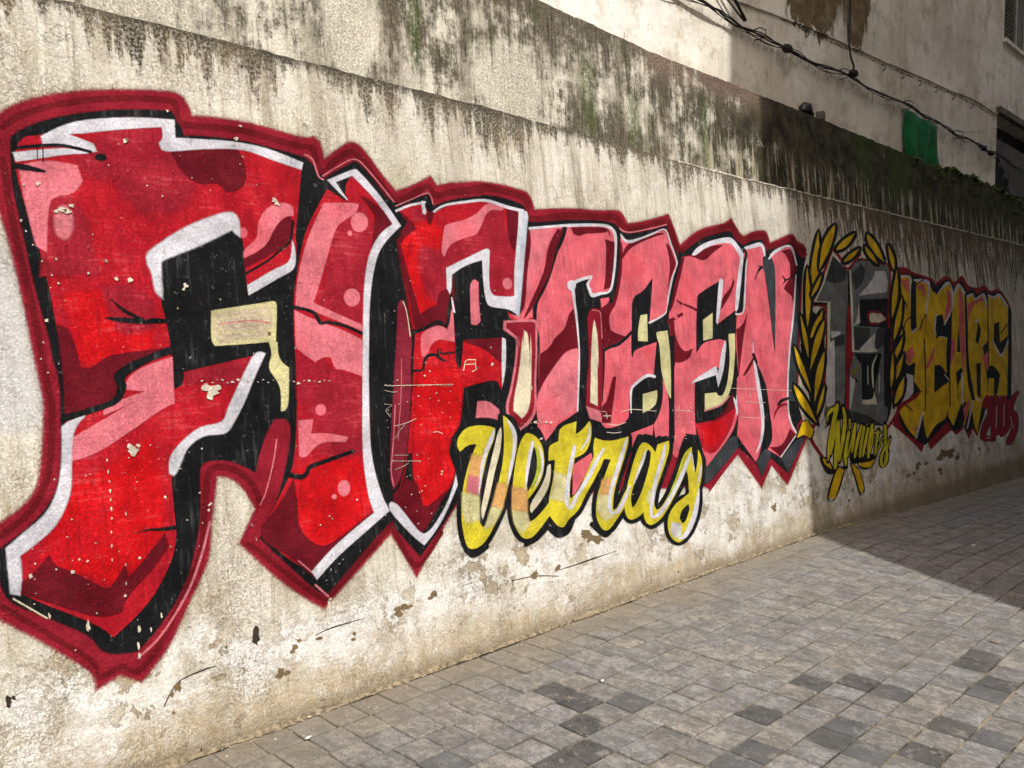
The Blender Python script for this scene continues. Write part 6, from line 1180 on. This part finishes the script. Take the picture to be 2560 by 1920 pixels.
# ------------------------------------------------------------------ green cloth, black bag, stone
V, Fc = [], []
for k in range(19):
    u_ = k/18
    for j in range(12):
        v_ = j/11; x = 11.4+1.12*u_ + v_*(.12+.05*u_); zt = 4.52-.04*u_; z = zt - v_*(.82) + .012*math.sin(u_*9+v_*3)
        V.append((x+.01*math.sin(v_*7), 4.265+.030*math.sin(u_*17+v_*2+math.sin(v_*4))*(.4+.6*v_)+.018*math.sin(u_*7+v_*5), z))
for k in range(18):
    for j in range(11): Fc.append((k*12+j, k*12+j+1, (k+1)*12+j+1, (k+1)*12+j))
g = tag(mesh_obj('green_cloth', V, Fc, M_GREEN, smooth=True), 'bright green cloth hanging from the cables above the mossy wall', 'cloth')
sm = g.modifiers.new('thickness', 'SOLIDIFY'); sm.thickness = .004
def lump(name, cx, cy, cz, rx, ry, rz, mat, seed, parent=None, lab=None, cat=None):
    V, Fc = [], []; nu, nv = 14, 8
    for j in range(nv+1):
        for k in range(nu):
            a, b_ = 6.283*k/nu, math.pi*j/nv; d = Vector((math.cos(a)*math.sin(b_), math.sin(a)*math.sin(b_), math.cos(b_))); r_ = 1+.35*mnoise.noise(d*2.3+Vector((seed, 0, 0)))
            V.append((cx+d.x*rx*r_, cy+d.y*ry*r_, cz+max(-.35, d.z)*rz*r_))
    for j in range(nv):
        for k in range(nu): Fc.append((j*nu+k, j*nu+(k+1) % nu, (j+1)*nu+(k+1) % nu, (j+1)*nu+k))
    o = mesh_obj(name, V, Fc, mat, parent, smooth=True)
    if cat: tag(o, lab, cat)
    return o
M_BAG = simple_mat('black_plastic', (.012, .012, .014), .35, .3, 9, .004, .5)
bag = tag(empty('black_bag', (7.98, 3.93, 3.77)), 'crumpled black bag lying on top of the mossy wall', 'bag')
lump('bag_body', 0, 0, .03, .10, .06, .07, M_BAG, 2, bag); lump('bag_knot', .10, .01, .012, .06, .04, .03, M_BAG, 5, bag)
V, Fc = [], []; box_data(-.05, .05, -.04, .04, 0, .075, V, Fc)
st = mesh_obj('broken_block', V, Fc, simple_mat('block_stone', (.10, .085, .07), .9, .3, 20, .004)); st.location = (8.27, 3.92, 3.755); st.rotation_euler = (0, .1, .3); tag(st, 'small dark broken block beside the black bag on the wall', 'block')

# ------------------------------------------------------------------ ground and paving
ground = tag(mesh_obj('ground', *(lambda xs, ys: ([(x, y, gz(x)-.009) for x in xs for y in ys], [(i*len(ys)+j, (i+1)*len(ys)+j, (i+1)*len(ys)+j+1, i*len(ys)+j+1) for i in range(len(xs)-1) for j in range(len(ys)-1)]))(sorted(set([-200, -40, 200] + list(np.arange(-12, 26, .5)) + GX[1:])), [-200, -40, -10, -4, 0, 3.2, 5]), None), kind='structure')
mm, b, p = new_mat('distant_paving', .9, .2)
pos = b.new('ShaderNodeNewGeometry').outputs['Position']; br = b.new('ShaderNodeTexBrick'); b.l.new(pos, br.inputs['Vector'])
br.inputs['Scale'].default_value = 1.; br.inputs['Brick Width'].default_value = .155; br.inputs['Row Height'].default_value = .155; br.inputs['Mortar Size'].default_value = .004; br.offset = 0
br.inputs['Color1'].default_value = (.21, .19, .155, 1); br.inputs['Color2'].default_value = (.14, .13, .11, 1); br.inputs['Mortar'].default_value = (.12, .10, .07, 1)
sepg = b.new('ShaderNodeSeparateXYZ'); b.l.new(pos, sepg.inputs[0])
near = b.m('MULTIPLY', b.m('MULTIPLY', b.m('GREATER_THAN', sepg.outputs[0], -1.01), b.m('LESS_THAN', sepg.outputs[0], 17.)), b.m('GREATER_THAN', sepg.outputs[1], -2.6))
sand = b.mix(b.mr(b.noise(pos, 4, 7, .8), .42, .62), (.035, .03, .022), (.24, .20, .14))
b.put(p.inputs['Base Color'], b.mix(near, br.outputs['Color'], sand)); bump(b, p, b.m('MULTIPLY', b.noise(pos, 60, 5, .7), .004))
ground.data.materials.append(mm)
P_ = .1555; G_ = .0032
def paver_mesh(k, dark, worn=False):
    r_ = random.Random(k*7+dark); ins = r_.uniform(.0, .003); h = .0028; w_ = P_/2-G_-ins
    ring = []
    for cx_, cy_ in ((-1, -1), (0, -1), (1, -1), (1, 0), (1, 1), (0, 1), (-1, 1), (-1, 0)):
        ring.append((cx_*w_+r_.uniform(-.0015, .0015), cy_*w_+r_.uniform(-.0015, .0015)))
    V = [(x, y, -.02) for x, y in ring] + [(x, y, -h) for x, y in ring] + [(x*(.962), y*(.962), r_.uniform(-.0008, .0006)) for x, y in ring]
    Fc = [(j, (j+1) % 8, 8+(j+1) % 8, 8+j) for j in range(8)] + [(8+j, 8+(j+1) % 8, 16+(j+1) % 8, 16+j) for j in range(8)] + [tuple(range(16, 24))]
    t = r_.uniform(.82, 1.16) if not dark else r_.uniform(.65, 1.55); wm = r_.uniform(-.04, .05)
    return V, Fc, (t*(1+wm), t, t*(1-wm*1.5), 1)
NV = 16
protos = [(paver_mesh(k, 0), M_PAVE) for k in range(NV)] + [(paver_mesh(k+50, 1), M_PAVED) for k in range(8)]
pmesh = []
for (V, Fc, t), mt in protos:
    me = bpy.data.meshes.new('paving_stone'); me.from_pydata(V, [], Fc); me.materials.append(mt)
    ca = me.color_attributes.new('tint', 'FLOAT_COLOR', 'POINT'); ca.data.foreach_set('color', list(t)*len(V)); pmesh.append(me)
DARK = [(3.453,1.398),(3.935,1.385),(3.946,1.576),(3.796,1.708),(3.302,1.405),(3.776,1.075),(3.438,1.068),(4.585,1.367),(4.434,1.224),(4.287,1.086),(4.107,1.075),(3.641,1.094),(3.2,1.293),(2.96,1.534),(3.335,1.717),(3.777,.943),(2.81,2.374),(2.992,2.208),(2.503,2.084),(2.316,2.079),(2.81,1.621),(2.842,2.552),(2.05,2.45),(2.6,2.23)]
def vis(x, y):
    d = Vector((x, y, gz(x)-1.6)); f = d.dot(fw)
    if f < .3: return False
    return abs(d.dot(rt)/f) < .62 and abs(d.dot(up)/f) < .47
cells = []
row_off = 0
for j in range(37):
    yc = 3.085 - P_*(j+.5) if j >= 0 else 0; row_off += random.uniform(-.012, .012)
    if j in (3,): row_off += .05
    for i in range(116):
        xc = -.95 + P_*i + row_off
        if yc < -2.6: continue
        dk = any(abs(xc-a) < P_*.5 and abs(yc-b_) < P_*.5 for a, b_ in DARK) or (random.random() < .02 and not vis(xc, yc))
        rot = random.choice((0, 1, 2, 3))*math.pi/2 + random.uniform(-.008, .008)
        cells.append((xc+random.uniform(-.0012, .0012), yc+random.uniform(-.0012, .0012), rot, dk, random.uniform(-.0032, .0022), random.uniform(-.010, .010), random.uniform(-.010, .010)))
seen = sorted([c for c in cells if vis(c[0], c[1])], key=lambda c: math.hypot(c[0], c[1]))
near300 = set(id(c) for c in seen[:298])
pi_ = 0
SV, SF, SM, ST = [], [], [], []
for c in cells:
    x, y, rot, dk, dz, tx, ty = c
    k = random.randrange(NV) if not dk else NV+random.randrange(8)
    z = gz(x)+dz; slope = math.atan((gz(x+.05)-gz(x-.05))/.1)
    if id(c) in near300:
        o = bpy.data.objects.new('paving_stone', pmesh[k]); o.location = (x, y, z); o.rotation_euler = (tx, ty-slope, rot); link(o, ground)
        if dk: o['label'] = 'dark slate paving stone'
    else:
        (V, Fc, t), mt = protos[k]; Mx = Matrix.Translation((x, y, z)) @ Matrix.Rotation(rot, 4, 'Z') @ Matrix.Rotation(tx, 4, 'X'); n0 = len(SV)
        sl = math.tan(slope)
        for v in V:
            q = Mx @ Vector(v); SV.append((q.x, q.y, q.z+(q.x-x)*sl)); ST += list(t)
        for f in Fc: SF.append(tuple(n0+i for i in f)); SM.append(1 if dk else 0)
me = bpy.data.meshes.new('paving_stones'); me.from_pydata(SV, [], SF); me.materials.append(M_PAVE); me.materials.append(M_PAVED); me.polygons.foreach_set('material_index', SM)
ca = me.color_attributes.new('tint', 'FLOAT_COLOR', 'POINT'); ca.data.foreach_set('color', ST)
tag(link(bpy.data.objects.new('paving_stones', me), ground), kind='stuff')
# crumbled mortar bead where the wall meets the paving
V, Fc = [], []
xs = np.arange(.2, 17, .02)
for x in xs:
    n1 = mnoise.noise(Vector((x*3, 0, 0))); n2 = mnoise.noise(Vector((x*14, 5, 0))); n3 = mnoise.noise(Vector((x*40, 8, 0))); wd = max(.004, .014+.016*n1+.014*n2+.012*n3)*(1.5 if x < 2.4 else 1); hh = max(.002, .010+.010*n1+.010*n2+.008*n3); z = gz(x)
    V += [(x, Y0-wd, z-.004), (x, Y0-wd*.62, z+hh*.30+.004*n3), (x, Y0-wd*.2, z+hh*.75), (x, Y0+.01, z+hh*1.3)]
for k in range(len(xs)-1):
    for j in range(3): Fc.append((k*4+j, (k+1)*4+j, (k+1)*4+j+1, k*4+j+1))
tag(mesh_obj('mortar_bead', V, Fc, M_MORTAR), 'crumbling sandy mortar bead along the foot of the lettered wall', 'mortar', kind='stuff')
def pebbles(name, n, fn, mat, lab, cat):
    V, Fc = [], []
    for _ in range(n):
        x, y, s = fn(); z = gz(x)+s*.25; n0 = len(V); q = random.random()*6
        for dx, dy, dz in ((1, 0, 0), (0, 1, 0), (-1, 0, 0), (0, -1, 0), (0, 0, 1), (0, 0, -1)):
            rr = s*random.uniform(.6, 1.3); V.append((x+rr*(dx*math.cos(q)-dy*math.sin(q)), y+rr*(dx*math.sin(q)+dy*math.cos(q)), z+rr*dz*.6))
        for a in range(4): Fc += [(n0+a, n0+(a+1) % 4, n0+4), (n0+(a+1) % 4, n0+a, n0+5)]
    tag(mesh_obj(name, V, Fc, mat), lab, cat, kind='stuff')
pebbles('plaster_crumbs', 900, lambda: (random.uniform(1, 12), Y0-.01-abs(random.gauss(0, .06)), random.choice((.001, .0015, .002, .003, .005))), M_STONE, 'pale plaster crumbs strewn along the wall foot', 'crumbs')
pebbles('grit', 1400, lambda: (random.uniform(1, 9), random.uniform(.4, 3.05), random.choice((.0012, .0018, .002, .003))), M_STONE, 'scattered pale grit on the paving', 'grit')
pebbles('dark_grit', 500, lambda: (random.uniform(1, 9), random.uniform(.4, 3.05), random.choice((.0015, .002, .003))), M_CABLE, 'scattered dark grit on the paving', 'grit')
for k, (x, y, l_, r_, lab) in enumerate([(4.46, 1.02, .035, .4, 'folded white paper scrap on the sunny paving at the right'), (7.2, 2.1, .05, .2, 'paler of two scraps lying in the shade near the wall'), (6.3, 1.2, .05, 1.1, 'pale scrap on the shaded paving by the picture edge'),
     (5.45, 1.12, .045, 2.0, 'crumpled pale scrap just inside the shadow edge'), (3.05, 2.45, .02, .3, 'small white bit lying in the row beside the wall'), (8.1, 1.9, .05, .9, 'farthest pale scrap on the shaded paving'), (1.78, 2.93, .022, .2, 'white plaster flake nearest the wall foot at bottom'), (4.9, 1.32, .04, 1.4, 'brown dry scrap on the shadow line')]):
    n = 7; V, Fc = [], []
    for a in range(n):
        q = 6.283*a/n; rr = l_*random.uniform(.5, 1); V.append((rr*math.cos(q), rr*.45*math.sin(q), random.uniform(.001, .006)))
    V.append((0, 0, .009)); Fc = [(a, (a+1) % n, n) for a in range(n)]
    o = mesh_obj('paper_scrap', V, Fc, M_PAPER if 'brown' not in lab else M_MORTAR); o.location = (x, y, gz(x)+.002); o.rotation_euler = (0, 0, r_); tag(o, lab, 'litter', 'scraps on the paving')

# ------------------------------------------------------------------ tall house across the street (throws the shade) and a lower one beyond the gap
def opposite(name, x0, x1, y, depth, h, label, winxs, floors):
    t = tag(empty(name, (0, y, 0)), label, 'building'); hl = []
    for f_ in range(floors):
        for wx in winxs: hl.append((wx, wx+1.1, 1.0+f_*3.2, 2.4+f_*3.2))
    def flip(o): o.scale = (1, -1, 1)
    fc = facade(x0, x1, -.6, h, hl, M_OPP, t, .2); flip(fc)
    V, Fc = [], []
    for q in ((x0, x0+.25), (x1-.25, x1)): box_data(q[0], q[1], -depth, -.001, -.6, h, V, Fc)
    box_data(x0+.25, x1-.25, -depth, -depth+.25, -.6, h, V, Fc); mesh_obj('side_walls', V, Fc, M_OPP, t)
    box('roof', x0, x1, -depth, -.002, h+.003, h+.25, M_OPP, t)
    for a, b_, c_, d in hl:
        wn = empty('window', (0, 0, 0), t); V, Fc = [], []; e = .06
        for q in ((a, b_, -.15, -.10, c_, c_+e), (a, b_, -.15, -.10, d-e, d), (a, a+e, -.15, -.10, c_+e, d-e), (b_-e, b_, -.15, -.10, c_+e, d-e)): box_data(*q, V, Fc)
        mesh_obj('frame', V, Fc, M_WOOD, wn); box('pane', a+e, b_-e, -.135, -.125, c_+e, d-e, M_GLASS, wn)
    return t
opposite('tall_house', 3.300, 24, -2.9, 9, 18.5, 'tall plain house across the street that shades the far end', [4.6, 7.4, 10.2, 13.0, 15.8, 18.6, 21.4], 5)
opposite('low_house', -26, -6.5, -2.9, 8, 7.5, 'lower plain house across the street beyond the gap', [-24, -20.5, -17, -13.5, -10], 2)
